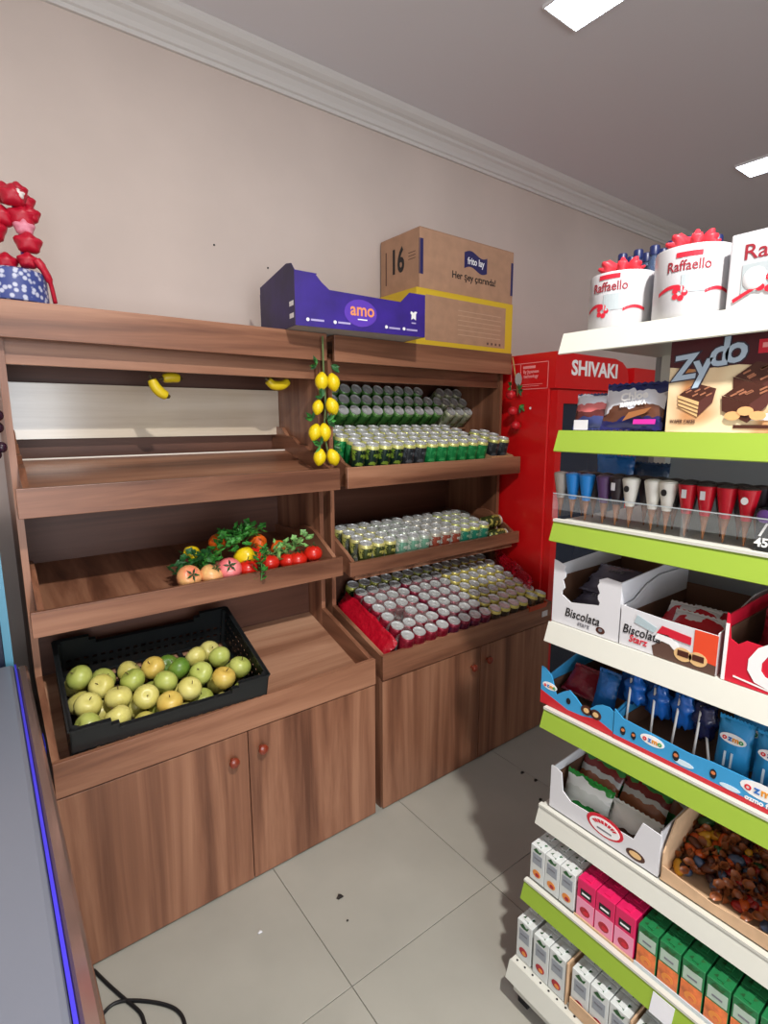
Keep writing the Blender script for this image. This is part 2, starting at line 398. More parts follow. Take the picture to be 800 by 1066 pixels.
# upper tray: five rows
SL3 = math.atan2(1.376-1.283, .371)
def on3(y): return 1.376 + (y+.143)*(1.376-1.283)/.371
for row in range(5):
    for i in range(12 if row == 0 else 13):
        y = -.478 + row*.063; x = U2+.072+i*.0632+(row % 2)*.018
        if x > U2+.80: continue
        k, m, lab, g = ('dgreen', DGREEN, 'dark green can in the upper can tray', 'dark green cans') if (i < 4 and row == 0) else \
            ('grey', GREY, 'charcoal can in the upper can tray', 'charcoal cans in the upper tray') if (i in (4, 5) and row == 0) else \
            ('green', GREEN, 'bright green can in the upper can tray', 'green cans in the upper tray')
        can(k, m, (x, y, on3(y)+.004), lab+place(row, i, 13), g, (SL3, 0, 0))
cl = thing('can_carton', 'low cardboard tray of cans at the right end of the upper can tray', 'carton', (U2+.905, -.50, on3(-.50)+.002), rot=(SL3, 0, 0))
bx('front_panel', CARD, cl, -.075, .075, -.004, 0, 0, .045); bx('side_panel', CARD, cl, -.078, -.075, -.004, .20, 0, .045); bx('side_panel', CARD, cl, .070, .073, 0, .20, 0, .045); bx('base', CARD, cl, -.075, .070, 0, .20, 0, .002)
for row in range(3):
    for i in range(2 if row else 2):
        y = -.462+row*.062
        can('cart', GREY, (U2+.868+i*.066, y, on3(y)+.007), 'grey can in the small cardboard tray'+place(row, i, 2), 'cans in the cardboard tray', (SL3, 0, 0))
# middle tray: crinkled packs
FILM = bpy.data.materials.new('crinkled_clear_film'); FILM.use_nodes = True
def film_nodes(m, tint, fac, sc):
    nt = m.node_tree; b = nt.nodes['Principled BSDF']; N = nt.nodes.new; L = nt.links.new
    b.inputs['Base Color'].default_value = lin(tint); b.inputs['Roughness'].default_value = .16; b.inputs['Specular IOR Level'].default_value = .8
    n = N('ShaderNodeTexNoise'); n.inputs['Scale'].default_value = sc; n.inputs['Detail'].default_value = 4; tc = N('ShaderNodeTexCoord'); L(tc.outputs['Object'], n.inputs['Vector'])
    bp = N('ShaderNodeBump'); bp.inputs['Strength'].default_value = 1; bp.inputs['Distance'].default_value = .012; L(n.outputs['Fac'], bp.inputs['Height']); L(bp.outputs['Normal'], b.inputs['Normal'])
    tr = N('ShaderNodeBsdfTransparent'); mx = N('ShaderNodeMixShader'); r = N('ShaderNodeValToRGB'); r.color_ramp.elements[0].position = .45; r.color_ramp.elements[1].position = .62
    r.color_ramp.elements[0].color = (fac*.55,)*3+(1,); r.color_ramp.elements[1].color = (fac*1.5,)*3+(1,)
    L(n.outputs['Fac'], r.inputs['Fac']); L(r.outputs[0], mx.inputs[0]); L(tr.outputs[0], mx.inputs[1]); L(b.outputs[0], mx.inputs[2]); L(mx.outputs[0], nt.nodes['Material Output'].inputs[0])
film_nodes(FILM, (225, 232, 228), .15, 38)
FILMR = bpy.data.materials.new('crinkled_red_film'); FILMR.use_nodes = True; film_nodes(FILMR, (190, 16, 40), .62, 30)
def wrap(name, label, x0, x1, y0, y1, zf, h, slope, m, sag=.012, group=None):
    """loose shrink film: a bumpy sheet over the pack, closed down its sides"""
    bm = NB(); nx, ny = 14, 10; G = []
    for j in range(ny+1):
        row = []
        for i in range(nx+1):
            u, v = i/nx, j/ny; e = min(u, 1-u, v, 1-v)
            x = x0+(x1-x0)*u; y = y0+(y1-y0)*v
            z = zf(y) + h*min(1, e*9)**.5 + (random.uniform(-sag, sag) if e > 0 else 0)
            row.append(bm.verts.new((x+random.uniform(-.003, .003), y+random.uniform(-.003, .003), z+.004)))
        G.append(row)
    for j in range(ny):
        for i in range(nx): bm.faces.new([G[j][i], G[j][i+1], G[j+1][i+1], G[j+1][i]])
    o = link(name, bm, m, None, True); tag(o, label, 'plastic film', group); return o
def on2(y): return (.948+.022) + (y+.020)*(.084/.502)
SL2 = math.atan2(.084, .502)
MINT = can_mat('mint_can_print', (110, 160, 136), (180, 190, 176), pat=(214, 220, 206))
GOLDC = can_mat('gold_stripe_can_print', (60, 70, 34), (206, 200, 128), pat=(190, 186, 96))
TEAL = can_mat('teal_can_print', (40, 132, 108), (200, 208, 120), pat=(150, 190, 160))
REDC = can_mat('red_dash_can_print', (150, 70, 52), (190, 186, 170), pat=(200, 206, 196))
packs = [(U2+.105, 3, 'gold', GOLDC, 'black and gold can, leftmost pack of the middle tray'),
         (U2+.295, 3, 'mint', MINT, 'mint and white can in the middle tray'),
         (U2+.485, 3, 'redd', REDC, 'white and red can in the middle tray'),
         (U2+.675, 3, 'teal', TEAL, 'teal can in the middle tray')]
for x0, n, k, m, lab in packs:
    for row in range(4):
        for i in range(n):
            y = -.478+row*.063; j = random.uniform
            can(k, m, (x0+i*.0622+j(-.0006, .0006), y+j(-.0006, .0006), on2(y)+.002), lab+place(row, i, n), k + ' cans of the middle tray', (SL2+j(-.012, .012), j(-.012, .012), 0))
    wrap('shrink_film', 'crinkled clear film over the ' + {'gold': 'black and gold cans at the left of', 'mint': 'mint cans on', 'redd': 'red and white cans on', 'teal': 'teal cans on'}[k] + ' the middle tray', x0-.034, x0+(n-1)*.0622+.034, -.512, -.255, on2, .122, SL2, FILM)
for i, (dx, y, z, ry) in enumerate([(.905, -.475, .0, 1.5), (.905, -.408, .0, 1.5), (.905, -.44, .058, 1.5)]):
    y_ = y; c = can('gold', GOLDC, (U2+dx-.055, y_, on2(y_)+.034+z), 'gold can lying at the right end of the middle tray, ' + ('nearest the lip', 'behind another', 'on top')[i], 'fallen gold cans', (SL2, ry, .04*i))
# bottom tray: crimson packs, yellow cans, dark row behind
def on0(y): return .690 + (y+.292)*(.130/.443)
SL0 = math.atan2(.130, .443)
for row in range(7):
    for i in range(14):
        y = -.700+row*.0625; x = U2+.132+i*.0615+(.004 if i > 3 else 0)+(.006 if i > 7 else 0)
        if row == 6 and i < 8: k, m, lab, g = 'olive', OLIVE, 'dark green can at the back of the bottom tray', 'olive cans of the bottom tray'
        elif i < 4: k, m, lab, g = 'crim', CRIMS, 'crimson can in the bottom tray', 'crimson cans of the bottom tray'
        elif i < 8: k, m, lab, g = 'plum', PLUM, 'plum red can in the bottom tray', 'plum cans of the bottom tray'
        else: k, m, lab, g = 'yel', YELC, 'yellow-shouldered can in the bottom tray', 'yellow rimmed cans of the bottom tray'
        if i >= 12 and row == 0: continue
        if k == 'crim' and (row, i) in ((2, 1),): continue
        can(k, m, (x, y, on0(y)+.003), lab+place(row, i, 14), g, (SL0+random.uniform(-.008, .008), random.uniform(-.006, .006), 0))
for xa, xb, lab in ((U2+.100, U2+.352, 'crinkled clear film over the crimson cans of the bottom tray'), (U2+.355, U2+.605, 'crinkled clear film over the plum cans of the bottom tray')):
    wrap('shrink_film', lab, xa, xb, -.728, -.345, on0, .124, SL0, FILM, .006)
def film_side(name, label, pts, m):
    bm = NB(); n = 9; G = []
    for j in range(n+1):
        v = j/n; a = Vector(pts[0]).lerp(Vector(pts[1]), v); b = Vector(pts[3]).lerp(Vector(pts[2]), v)
        G.append([bm.verts.new(a.lerp(b, i/n)+Vector((random.uniform(-.006, .006), random.uniform(-.006, .006), random.uniform(-.006, .006)))) for i in range(n+1)])
    for j in range(n):
        for i in range(n): bm.faces.new([G[j][i], G[j][i+1], G[j+1][i+1], G[j+1][i]])
    o = link(name, bm, m, None, True); o.modifiers.new('thickness', 'SOLIDIFY').thickness = .0012; return tag(o, label, 'plastic film')
REDF = mat('loose_red_film', (176, 14, 36), .25, bump=.8, nscale=35)
film_side('shrink_film', 'loose red film slumped at the left end of the bottom can tray', [(U2+.030, -.70, on0(-.70)+.015), (U2+.030, -.36, on0(-.36)+.015), (U2+.098, -.36, on0(-.36)+.105), (U2+.098, -.72, on0(-.70)+.095)], REDF)
rc = thing('can_carton', 'low orange-red carton at the front right corner of the bottom can tray', 'carton', (U2+.902, -.7325, on0(-.7325)+.003), rot=(SL0, 0, 0))
ORC = mat('orange_red_board', (186, 72, 40), .55)
bx('front_panel', ORC, rc, -.055, .075, -.003, 0, 0, .085); bx('side_panel', ORC, rc, .072, .075, 0, .07, 0, .085); bx('side_panel', ORC, rc, -.055, -.052, 0, .05, 0, .085)
for i in (0, 1):
    can('yel', YELC, (U2+.884+i*.0625, -.6995, on0(-.6995)+.004), ('left', 'right')[i]+' can of the two in the orange-red carton of the bottom tray', 'yellow rimmed cans of the bottom tray', (SL0, 0, 1))
film_side('shrink_film', 'torn red film standing up at the right end of the bottom can tray', [(U2+.93, -.69, on0(-.69)+.12), (U2+.995, -.40, on0(-.40)+.12), (U2+1.0, -.40, on0(-.40)+.20), (U2+.99, -.66, on0(-.69)+.16)], FILMR)
pt = bx('price_tag', WHITEP, None, U2+.945, U2+.985, -.7555, -.7525, .575, .602); tag(pt, 'small white price tag on the bottom tray lip by the fridge', 'price tag')

# ------------------------------------------------------------------ apple crate
CR = mat('black_crate_plastic', (22, 26, 28), .4)
def frame_at(o, X, Y, Z, loc):
    m = Matrix.Identity(4)
    for i in range(3): m[i][0], m[i][1], m[i][2], m[i][3] = X[i], Y[i], Z[i], loc[i]
    o.matrix_world = m
crate = thing('fruit_crate', 'black slotted plastic crate full of yellow-green apples on the bottom tray', 'crate')
CRX, CRY, CRL, CRD, CRH = .046, -.712, .545, .395, .150
a0 = math.atan2(.130, .443)
def lattice(bm, L_, H_, th, bars_z, slots, place, dip=None):
    """wall of rails with upright webs between them, so that the slots are open"""
    for z0, z1 in bars_z: place(bm, 0, L_, z0, z1)
    for k in range(slots+1):
        c = k*L_/slots
        for (g0, g1) in [(bars_z[i][1], bars_z[i+1][0]) for i in range(len(bars_z)-1)]:
            place(bm, max(0, c-.006), min(L_, c+.006), g0, g1)
BARS = [(0, .030), (.040, .060), (.070, .092)]
def wallx(y):
    def f(bm, s0, s1, z0, z1): box(bm, s0, s1, y, y+.004, z0, z1)
    return f
def wally(x):
    def f(bm, s0, s1, z0, z1): box(bm, x, x+.004, s0, s1, z0, z1)
    return f
def top_rail(bm, L_, f, dip):
    n = 28
    for k in range(n):
        s = (k+.5)/n; d = .030*max(0, min(1, (.34-abs(s-.5))*14)) if dip else 0
        f(bm, k*L_/n, (k+1)*L_/n, .092, CRH-d)
for y, dip in ((0, True), (CRD-.004, True)):
    bm = NB(); lattice(bm, CRL, CRH, .004, BARS, 22, wallx(y)); top_rail(bm, CRL, wallx(y), dip)
    n = 28
    for k in range(n):
        s = (k+.5)/n; d = .030*max(0, min(1, (.34-abs(s-.5))*14)); box(bm, k*CRL/n, (k+1)*CRL/n, y-.005, y+.009, CRH-d-.006, CRH-d)
    link('long_wall', bm, CR, crate)
for x in (0, CRL-.004):
    bm = NB(); lattice(bm, CRD, CRH, .004, BARS+[(.104, .128), (.138, CRH)], 15, wally(x)); box(bm, x-.005, x+.009, 0, CRD, CRH-.006, CRH)
    link('short_wall', bm, CR, crate)
bm = NB()
for k in range(14): box(bm, .01+k*.040, .026+k*.040, 0, CRD, 0, .004)
for k in range(10): box(bm, 0, CRL, .005+k*.042, .018+k*.042, .001, .005)
link('crate_bottom', bm, CR, crate)
for x in (0, CRL):
    for y in (0, CRD): link('corner_post', lathe(NB(), [(.008, .002), (.009, CRH-.001)], 8), CR, crate, 'auto', (.011 if x == 0 else CRL-.011, .011 if y == 0 else CRD-.011, 0))
ca, sa = math.cos(a0), math.sin(a0); rz = -.03
Rt = Matrix.Rotation(rz, 3, 'Z') @ Matrix.Rotation(a0, 3, 'X')
cz = .690+(CRY+.292)*(.130/.443)+.006
crate.location = (CRX, CRY, cz); crate.rotation_euler = Rt.to_euler()
def cr(x, y, z): return Vector((CRX, CRY, cz)) + Rt @ Vector((x, y, z))
def apple_mat(name, c1, c2):
    m = bpy.data.materials.new(name); m.use_nodes = True; nt = m.node_tree; b = nt.nodes['Principled BSDF']; N = nt.nodes.new; L = nt.links.new
    tc = N('ShaderNodeTexCoord'); oi = N('ShaderNodeObjectInfo'); ad = N('ShaderNodeVectorMath'); ad.operation = 'ADD'; L(tc.outputs['Object'], ad.inputs[0]); L(oi.outputs['Random'], ad.inputs[1])
    n = N('ShaderNodeTexNoise'); n.inputs['Scale'].default_value = 14; n.inputs['Detail'].default_value = 3; L(ad.outputs[0], n.inputs['Vector'])
    r = N('ShaderNodeValToRGB'); r.color_ramp.elements[0].position = .35; r.color_ramp.elements[1].position = .7; r.color_ramp.elements[0].color = lin(c1); r.color_ramp.elements[1].color = lin(c2)
    L(n.outputs['Fac'], r.inputs['Fac']); L(r.outputs[0], b.inputs['Base Color']); b.inputs['Roughness'].default_value = .36; return m
AM = [apple_mat('apple_yellow_skin', (198, 188, 96), (212, 204, 124)), apple_mat('apple_green_skin', (160, 172, 78), (186, 192, 104)), apple_mat('apple_blush_skin', (206, 168, 74), (208, 186, 96)), apple_mat('apple_dark_green_skin', (86, 124, 40), (120, 148, 58))]
STEM = mat('brown_stem', (78, 56, 34), .8)
def apple_bm(r, sq=.9):
    prof = []
    for k in range(13):
        a = -math.pi/2+math.pi*k/12; rr = math.cos(a); z = math.sin(a)
        dimple = .26*math.exp(-(rr/.30)**2); prof.append((max(.001, r*rr*(1+.06*math.sin(a))), r*sq*(z-dimple if z > 0 else z+dimple*.6)))
    return lathe(NB(), prof, 16)
def apple_proto(i):
    t = thing('apple', 'x', 'apple'); link('apple_skin', apple_bm(.0372), AM[i], t, True)
    link('stem', tube(NB(), [(0, 0, .020), (.001, 0, .030), (.004, 0, .037)], .0013, 6), STEM, t); return t
ap = [apple_proto(i) for i in range(4)]; used = [False]*4
ALAB = ['yellow apple in the black crate', 'light green apple in the black crate', 'blushed golden apple in the black crate', 'dark green apple in the black crate, near the back']
# (pixel of the apple's middle in the photo, skin)
APX = [(61, 722, 0), (88, 727, 1), (108, 714, 1), (132, 704, 0), (151, 712, 2), (174, 697, 3), (185, 704, 3), (205, 698, 0), (219, 680, 0), (228, 694, 1), (240, 700, 1),
       (68, 741, 0), (88, 746, 0), (113, 728, 0), (134, 718, 1), (122, 742, 0), (145, 735, 0), (171, 720, 1), (167, 738, 2), (195, 724, 0), (212, 710, 1), (110, 752, 0), (227, 712, 2), (100, 758, 1)]
P3 = []
for k, (u, v, c) in enumerate(APX):
    h = .074 if v < 725 else .086
    n_ = Rt @ Vector((0, 0, 1)); p0 = cr(0, 0, h); d = (B(u, v, 'z', .5)-CAM).normalized()
    P3.append(Rt.inverted() @ (CAM + d*((p0-CAM).dot(n_)/d.dot(n_)) - Vector((CRX, CRY, cz))))
for k in range(16): P3.append(Vector((.055+(k % 8)*.062, .07+(k//8)*.085, .042)))
for it in range(160):
    for i in range(len(P3)):
        for j in range(i):
            dv = P3[i]-P3[j]; L_ = dv.length
            if L_ < .0745 and L_ > 1e-5:
                dv *= (.0745-L_)/L_*.5; P3[i] += dv; P3[j] -= dv
    for i, q in enumerate(P3):
        q.x = min(max(q.x, .046), CRL-.046); q.y = min(max(q.y, .046), CRD-.046); q.z = min(max(q.z, .0425), .105)
for k, (u, v, c) in enumerate(APX):
    p = cr(*P3[k])
    row_ = [q for q in APX[:11]] if k < 11 else [q for q in APX[11:]]; al = ALAB[c].split(',')[0] + ', %s rows, %s from left' % ('back' if k < 11 else 'front', ORD[sorted(row_).index((u, v, c))])
    rot = (random.uniform(-.9, .9), random.uniform(-.9, .9), random.uniform(0, 6)); s = random.uniform(.96, 1.0)
    if not used[c]:
        used[c] = True; o = ap[c]; o.location = p; o.rotation_euler = rot; o.scale = (s,)*3; o['label'] = al; o['group'] = 'apples in the crate'
    else: dup(ap[c], p, al, 'apples in the crate', rot, s)
# a lower layer that shows through the gaps
for k in range(16):
    dup(ap[k % 2], cr(*P3[24+k]), ALAB[k % 2].replace('in the', 'of the lower layer in the'), 'apples in the crate', (random.uniform(-1, 1), .3, k), .97)

# ------------------------------------------------------------------ artificial vegetables on the middle tray
def on2a(y): return (.980+.022) + (y+.020)*(.084/.502)
def veg(name, label, cat, u, v, y, r, m, shape='round', stem=True, rot=None, dz=0, group='artificial fruit and vegetables'):
    r *= 1.22; p = B(u, v, 'y', y); p.z = max(p.z, on2a(y)+r*.9)+dz
    t = thing(name, label, cat, p, group, rot)
    if shape == 'apple': link('skin', apple_bm(r, .88), m, t, True)
    elif shape == 'pepper':
        fn = lambda q: 1+.10*math.cos(4*math.atan2(q.y, q.x))*(1-q.z*q.z)-.18*max(0, -q.z)
        link('skin', blob(NB(), (0, 0, 0), r, r, r*1.25, 20, 12, fn), m, t, True)
    else: link('skin', blob(NB(), (0, 0, 0), r, r, r*.86, 16, 10), m, t, True)
    if stem:
        bm = NB(); tube(bm, [(0, 0, r*.55), (.002, 0, r*.95), (.006, 0, r*1.2)], .002, 6)
        for k in range(5):
            a = k*1.2566; v0 = [Vector((0, 0, r*.84)), Vector((math.cos(a-.3)*r*.3, math.sin(a-.3)*r*.3, r*.88)), Vector((math.cos(a)*r*.6, math.sin(a)*r*.6, r*.80)), Vector((math.cos(a+.3)*r*.3, math.sin(a+.3)*r*.3, r*.88))]
            bm.faces.new([bm.verts.new(q) for q in v0])
        link('stem', bm, LEAFD, t)
    return t
TOM = mat('tomato_red', (204, 36, 22), .28); PEPY = mat('pepper_yellow', (232, 200, 24), .3); PEPO = mat('pepper_orange', (222, 96, 26), .3)
PINK = apple_mat('pink_apple_skin', (214, 70, 84), (232, 132, 130)); BLUSH = apple_mat('peach_skin', (226, 120, 90), (232, 190, 120)); PLUMM = mat('dark_plum_skin', (84, 22, 34), .35)
veg('apple', 'pale blushed apple at the left end of the vegetables, behind the tray lip', 'apple', 197, 601, -.47, .034, BLUSH, 'apple', rot=(1.1, .2, 0))
veg('apple', 'rosy apple half hidden by the tray lip, second from the left of the vegetables', 'apple', 220, 599, -.475, .033, BLUSH, 'apple', rot=(.4, .5, 0))
veg('apple', 'bright pink apple in the middle of the vegetables', 'apple', 239, 593, -.47, .035, PINK, 'apple', rot=(.9, -.3, 0))
veg('pepper', 'yellow pepper standing among the vegetables', 'pepper', 254, 581, -.43, .030, PEPY, 'pepper', rot=(.5, .5, 0))
veg('pepper', 'small yellow pepper at the back left of the vegetables', 'pepper', 200, 578, -.36, .024, PEPY, 'pepper', rot=(.3, -.6, 0))
veg('pepper', 'orange pepper above the middle of the vegetables', 'pepper', 268, 566, -.36, .027, PEPO, 'pepper', rot=(.6, .2, 0))
veg('pepper', 'orange pepper at the back left behind the herb sprig', 'pepper', 226, 565, -.31, .025, PEPO, 'pepper', rot=(.3, .4, 0))
veg('pepper', 'orange pepper between the pale green herb sprigs at the right', 'pepper', 290, 571, -.38, .025, PEPO, 'pepper', rot=(.5, -.4, 0))
for u, v, y, l in ((258, 592, -.47, 'red tomato right of the pink apple'), (264, 578, -.40, 'red tomato behind the yellow pepper'), (281, 586, -.45, 'red tomato under the right herb sprigs'), (310, 583, -.47, 'red tomato third from the right end of the vegetables'), (300, 584, -.45, 'red tomato fourth from the right end of the vegetables'), (326, 576, -.47, 'red tomato at the right end of the vegetables'), (318, 581, -.43, 'red tomato second from the right end of the vegetables')):
    veg('tomato', l, 'tomato', u, v, y, .030, TOM)
veg('plum', 'dark plum in the shade between the herbs at the left', 'plum', 193, 588, -.38, .024, PLUMM, stem=False)
veg('plum', 'dark plum beside the orange pepper at the right', 'plum', 282, 584, -.39, .022, PLUMM, stem=False)
def herb(label, path, y, n, m, size=.022, fan=.05):
    pts = [B(u, v, 'y', y) for u, v in path]
    for p in pts: p.z = max(p.z, on2a(p.y)+.03) if p.y > -.52 else p.z
    base = pts[0].copy(); t = thing('herb_sprig', label, 'herb', base, 'artificial herb sprigs')
    sp = spline([p-base for p in pts], 6); bm = NB(); tube(bm, sp, .0022, 5); st = bm
    link('stem', st, LEAF, t)
    for k in range(n):
        c = sp[int(random.uniform(.1, 1)*(len(sp)-1))] + Vector((random.uniform(-fan, fan), random.uniform(-fan*.7, fan*.7), random.uniform(-.004, fan*.55)))
        a = Vector((random.uniform(-1, 1), random.uniform(-1, .4), random.uniform(-.1, .9))).normalized(); q = a.cross(Vector((random.uniform(-1, 1), random.uniform(-1, 1), 1))).normalized(); nn = a.cross(q)
        s = size*random.uniform(.7, 1.25); bm = NB()
        sh = [(0, 0), (.25, .30), (.45, .22), (.60, .40), (.80, .18), (1, 0), (.80, -.18), (.60, -.40), (.45, -.22), (.25, -.30)]
        mid = bm.verts.new(c + a*s*.5 + nn*s*.12)
        vs = [bm.verts.new(c + a*s*x + q*s*yy) for x, yy in sh]
        for i in range(len(vs)): bm.faces.new([mid, vs[i], vs[(i+1) % len(vs)]])
        link('leaf', bm, m, t)
    return t
LEAFP = mat('leaf_pale_green', (120, 168, 96), .5, noise=.3, nscale=40)
herb('long green parsley sprig lying across the middle of the vegetables', [(198, 597), (214, 585), (232, 572), (250, 562), (263, 553)], -.41, 80, LEAF, .036, .036)
herb('bushy green sprig at the back left of the vegetables', [(185, 598), (196, 590), (206, 580)], -.42, 34, LEAFD, .036, .034)
herb('green parsley top standing highest over the vegetables', [(235, 566), (248, 558), (258, 555)], -.36, 60, LEAF, .036, .042)
herb('pale green sprig drooping over the right vegetables', [(276, 590), (288, 580), (302, 571), (318, 566)], -.42, 56, LEAFP, .038, .044)
herb('green sprig with stalks hanging down over the tray lip', [(272, 604), (273, 594), (272, 580), (276, 570)], -.548, 26, LEAF, .030, .022)

# ------------------------------------------------------------------ garlands and hanging bananas
LEM = mat('lemon_yellow', (236, 206, 20), .35, bump=.1, nscale=90)
def garland(name, label, path, fruits, y, fm, shape, leaves, cordm=CORD):
    pts = [B(u, v, 'y', y) for u, v in path]; base = pts[0].copy(); t = thing(name, label, 'garland', base)
    link('cord', tube(NB(), spline([p-base for p in pts], 6), .0035, 6), cordm, t)
    for u, v, r, ang in fruits:
        c = B(u, v, 'y', y-.02)-base; bm = NB(); rot = Matrix.Rotation(ang, 3, 'Y')
        if shape == 'lemon': blob(bm, (0, 0, 0), r, r, r*1.22, 14, 10, lambda q: 1-.0*abs(q.z)+.16*max(0, abs(q.z)-.88)*8*abs(q.z))
        else: blob(bm, (0, 0, 0), r, r, r*.92, 14, 10)
        bmesh.ops.rotate(bm, verts=bm.verts, matrix=rot)
        link(shape, bm, fm, t, True, c)
    for u, v, a in leaves:
        for k in range(5):
            c = B(u, v, 'y', y-.03)-base; s = random.uniform(.028, .042); an = a+random.uniform(-1.4, 1.4); d = Vector((math.cos(an), random.uniform(-.6, .1), math.sin(an))).normalized()
            q = d.cross(Vector((0, 1, .3))).normalized(); nn = d.cross(q); bm = NB()
            vs = [bm.verts.new(c+d*s*x+q*s*w+nn*s*h) for x, w, h in ((0, 0, 0), (.3, .2, .05), (.65, .18, .05), (1, 0, -.05), (.65, -.18, .05), (.3, -.2, .05))]
            mid = bm.verts.new(c+d*s*.5-nn*s*.06)
            for i in range(6): bm.faces.new([mid, vs[i], vs[(i+1) % 6]])
            link('leaf', bm, LEAF if k % 2 else LEAFD, t)
    return t
garland('lemon_garland', 'string of yellow artificial lemons with leaves hanging between the two shelf units', [(336, 350), (337, 385), (339, 420), (338, 450), (342, 472)],
        [(335, 397, .025, .1), (347, 398, .025, -.25), (331, 424, .021, .2), (346, 423, .025, -.4), (328, 450, .024, .3), (338, 450, .025, -.1), (333, 476, .024, .2), (347, 476, .025, -.4)], -.475, LEM, 'lemon',
        [(330, 380, 2.6), (345, 380, .6), (326, 437, 2.8), (336, 414, 3.0), (348, 464, .3), (334, 464, 2.7), (341, 438, .5)])
tg_ = garland('red_fruit_garland', 'string of red artificial fruits hanging by the fridge side', [(534, 372), (537, 392), (540, 415), (544, 440), (549, 462)],
        [(532, 411, .024, 0), (534, 428, .024, 0), (537, 443, .024, 0), (548, 463, .026, 0)], -.475, mat('red_fruit', (196, 26, 36), .4), 'fruit',
        [(540, 406, .2), (541, 422, -.4), (544, 438, -.6), (547, 452, -.8), (532, 402, 2.6)], mat('straw_cord', (186, 150, 90), .7))
p = B(540, 395, 'y', -.50); bm = NB(); prism(bm, ell(0, 0, .024, .031, 18), 'y', -.0015, .0015)
o = link('tag', bm, mat('grey_tag', (150, 156, 152), .5), tg_, False, p-tg_.location)
BAN = mat('banana_yellow', (214, 186, 26), .4); BANT = mat('banana_tip', (66, 52, 22), .6)
def banana(label, pts, y, r):
    P_ = [B(u, v, 'y', y) for u, v in pts]; base = P_[0].copy(); t = thing('banana', label, 'banana', base, 'artificial bananas'); sp = spline([q-base for q in P_], 6); n = len(sp)
    link('peel', tube(NB(), sp, [r*(.45+.55*math.sin(math.pi*min(1, max(0, .12+.80*k/(n-1))))**.5) for k in range(n)], 10), BAN, t, True)
    e = (sp[-1]-sp[-2]).normalized(); link('tip', tube(NB(), [sp[-1]-e*.002, sp[-1]+e*.010], [r*.55, r*.3], 8), BANT, t); link('stalk', tube(NB(), [sp[0], sp[0]-(sp[1]-sp[0]).normalized()*.014], [r*.4, r*.3], 8), BANT, t)
banana('artificial banana hanging in front of the pale display board', [(158, 395), (162, 403), (168, 409), (174, 412)], -.33, .018)
banana('shaded artificial banana lying behind the hanging one, under the valance', [(170, 394), (179, 393), (187, 394)], -.30, .017)
banana('artificial banana under the valance at the right end of the empty shelf', [(279, 396), (285, 401), (294, 401), (300, 397)], -.33, .018)
gt = thing('grape_bunch', 'dark artificial grapes hanging at the left edge of the shelf', 'grapes', B(-16, 410, 'y', -.545)); gb = gt.location
link('stem', tube(NB(), [(0, 0, .03), (0, 0, -.15)], .003, 6), CORD, gt)
GR = mat('grape_skin', (44, 16, 34), .25)
for k in range(26):
    z = -.004-.16*k/26; link('grape', blob(NB(), (0, 0, 0), .013, .013, .014, 10, 8), GR, gt, True, (random.uniform(-.012, .022), random.uniform(-.02, .02), z))

# ------------------------------------------------------------------ on top of the wooden units
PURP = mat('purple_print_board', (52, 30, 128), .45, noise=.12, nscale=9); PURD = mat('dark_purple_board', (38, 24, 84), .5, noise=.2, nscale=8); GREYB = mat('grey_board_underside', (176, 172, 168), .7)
pb = thing('fruit_box', 'purple cardboard fruit box with cut-away front overhanging the shelf top', 'box', (.840, -.545, 1.8215), rot=(0, 0, -.085))
Wp, Dp = .545, .34
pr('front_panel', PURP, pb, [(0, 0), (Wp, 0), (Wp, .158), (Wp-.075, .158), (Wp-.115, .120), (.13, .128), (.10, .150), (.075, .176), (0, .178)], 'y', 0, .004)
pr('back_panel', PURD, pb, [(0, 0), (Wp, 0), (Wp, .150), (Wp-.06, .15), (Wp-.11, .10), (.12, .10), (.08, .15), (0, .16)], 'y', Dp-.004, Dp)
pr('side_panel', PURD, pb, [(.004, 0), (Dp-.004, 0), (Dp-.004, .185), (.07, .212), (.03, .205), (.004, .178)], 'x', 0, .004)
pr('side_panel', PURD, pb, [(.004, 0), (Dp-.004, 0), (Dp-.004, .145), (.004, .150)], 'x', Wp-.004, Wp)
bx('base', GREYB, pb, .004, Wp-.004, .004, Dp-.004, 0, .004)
pr('corner_flap', PURP, pb, [(.004, .004), (.085, .004), (.004, .085)], 'z', .174, .177)
patch(pb, 'logo_disc', mat('violet_print', (92, 54, 178), .5), ell(.255, .062, .068, .047, 22), (0, -.0006, 0), MY)
GRAD = mat('orange_print', (238, 150, 96), .5)
text(pb, 'amo', .062, GRAD, (.262, -.0016, .072), MY, width=.100, bold=.0012)
patch(pb, 'caption', WHITEI, rect(.242, .282, .038, .042), (0, -.0014, 0), MY)
for x in (.045, .15, .365, .445):
    patch(pb, 'badge', WHITEI, ell(x, .022+.002*(x > .3), .0062, .0062, 12), (0, -.0006, 0), MY); patch(pb, 'caption', mat('lilac_ink', (178, 168, 214), .5), rect(x+.012, x+.062, .019, .0255), (0, -.0006, 0), MY)
patch(pb, 'emblem', WHITEI, [(.478, .060), (.488, .066), (.500, .060), (.500, .082), (.506, .09), (.496, .092), (.488, .086), (.478, .092), (.474, .084), (.480, .078)], (0, -.0006, 0), MY)
patch(pb, 'caption', mat('lilac_ink', (178, 168, 214), .5), rect(.480, .500, .046, .051), (0, -.0006, 0), MY)
for k, z in enumerate((.035, .075)): patch(pb, 'sticker', WHITEI, rect(-.05-.0*k, -.015, z-.008, z+.008), (0, 0, 0), MX)
CB = mat('crisp_carton_board', (178, 138, 110), .75, noise=.04, nscale=20); NAVY = mat('navy_print', (42, 38, 92), .5); YELB = mat('yellow_print_board', (222, 186, 44), .55)
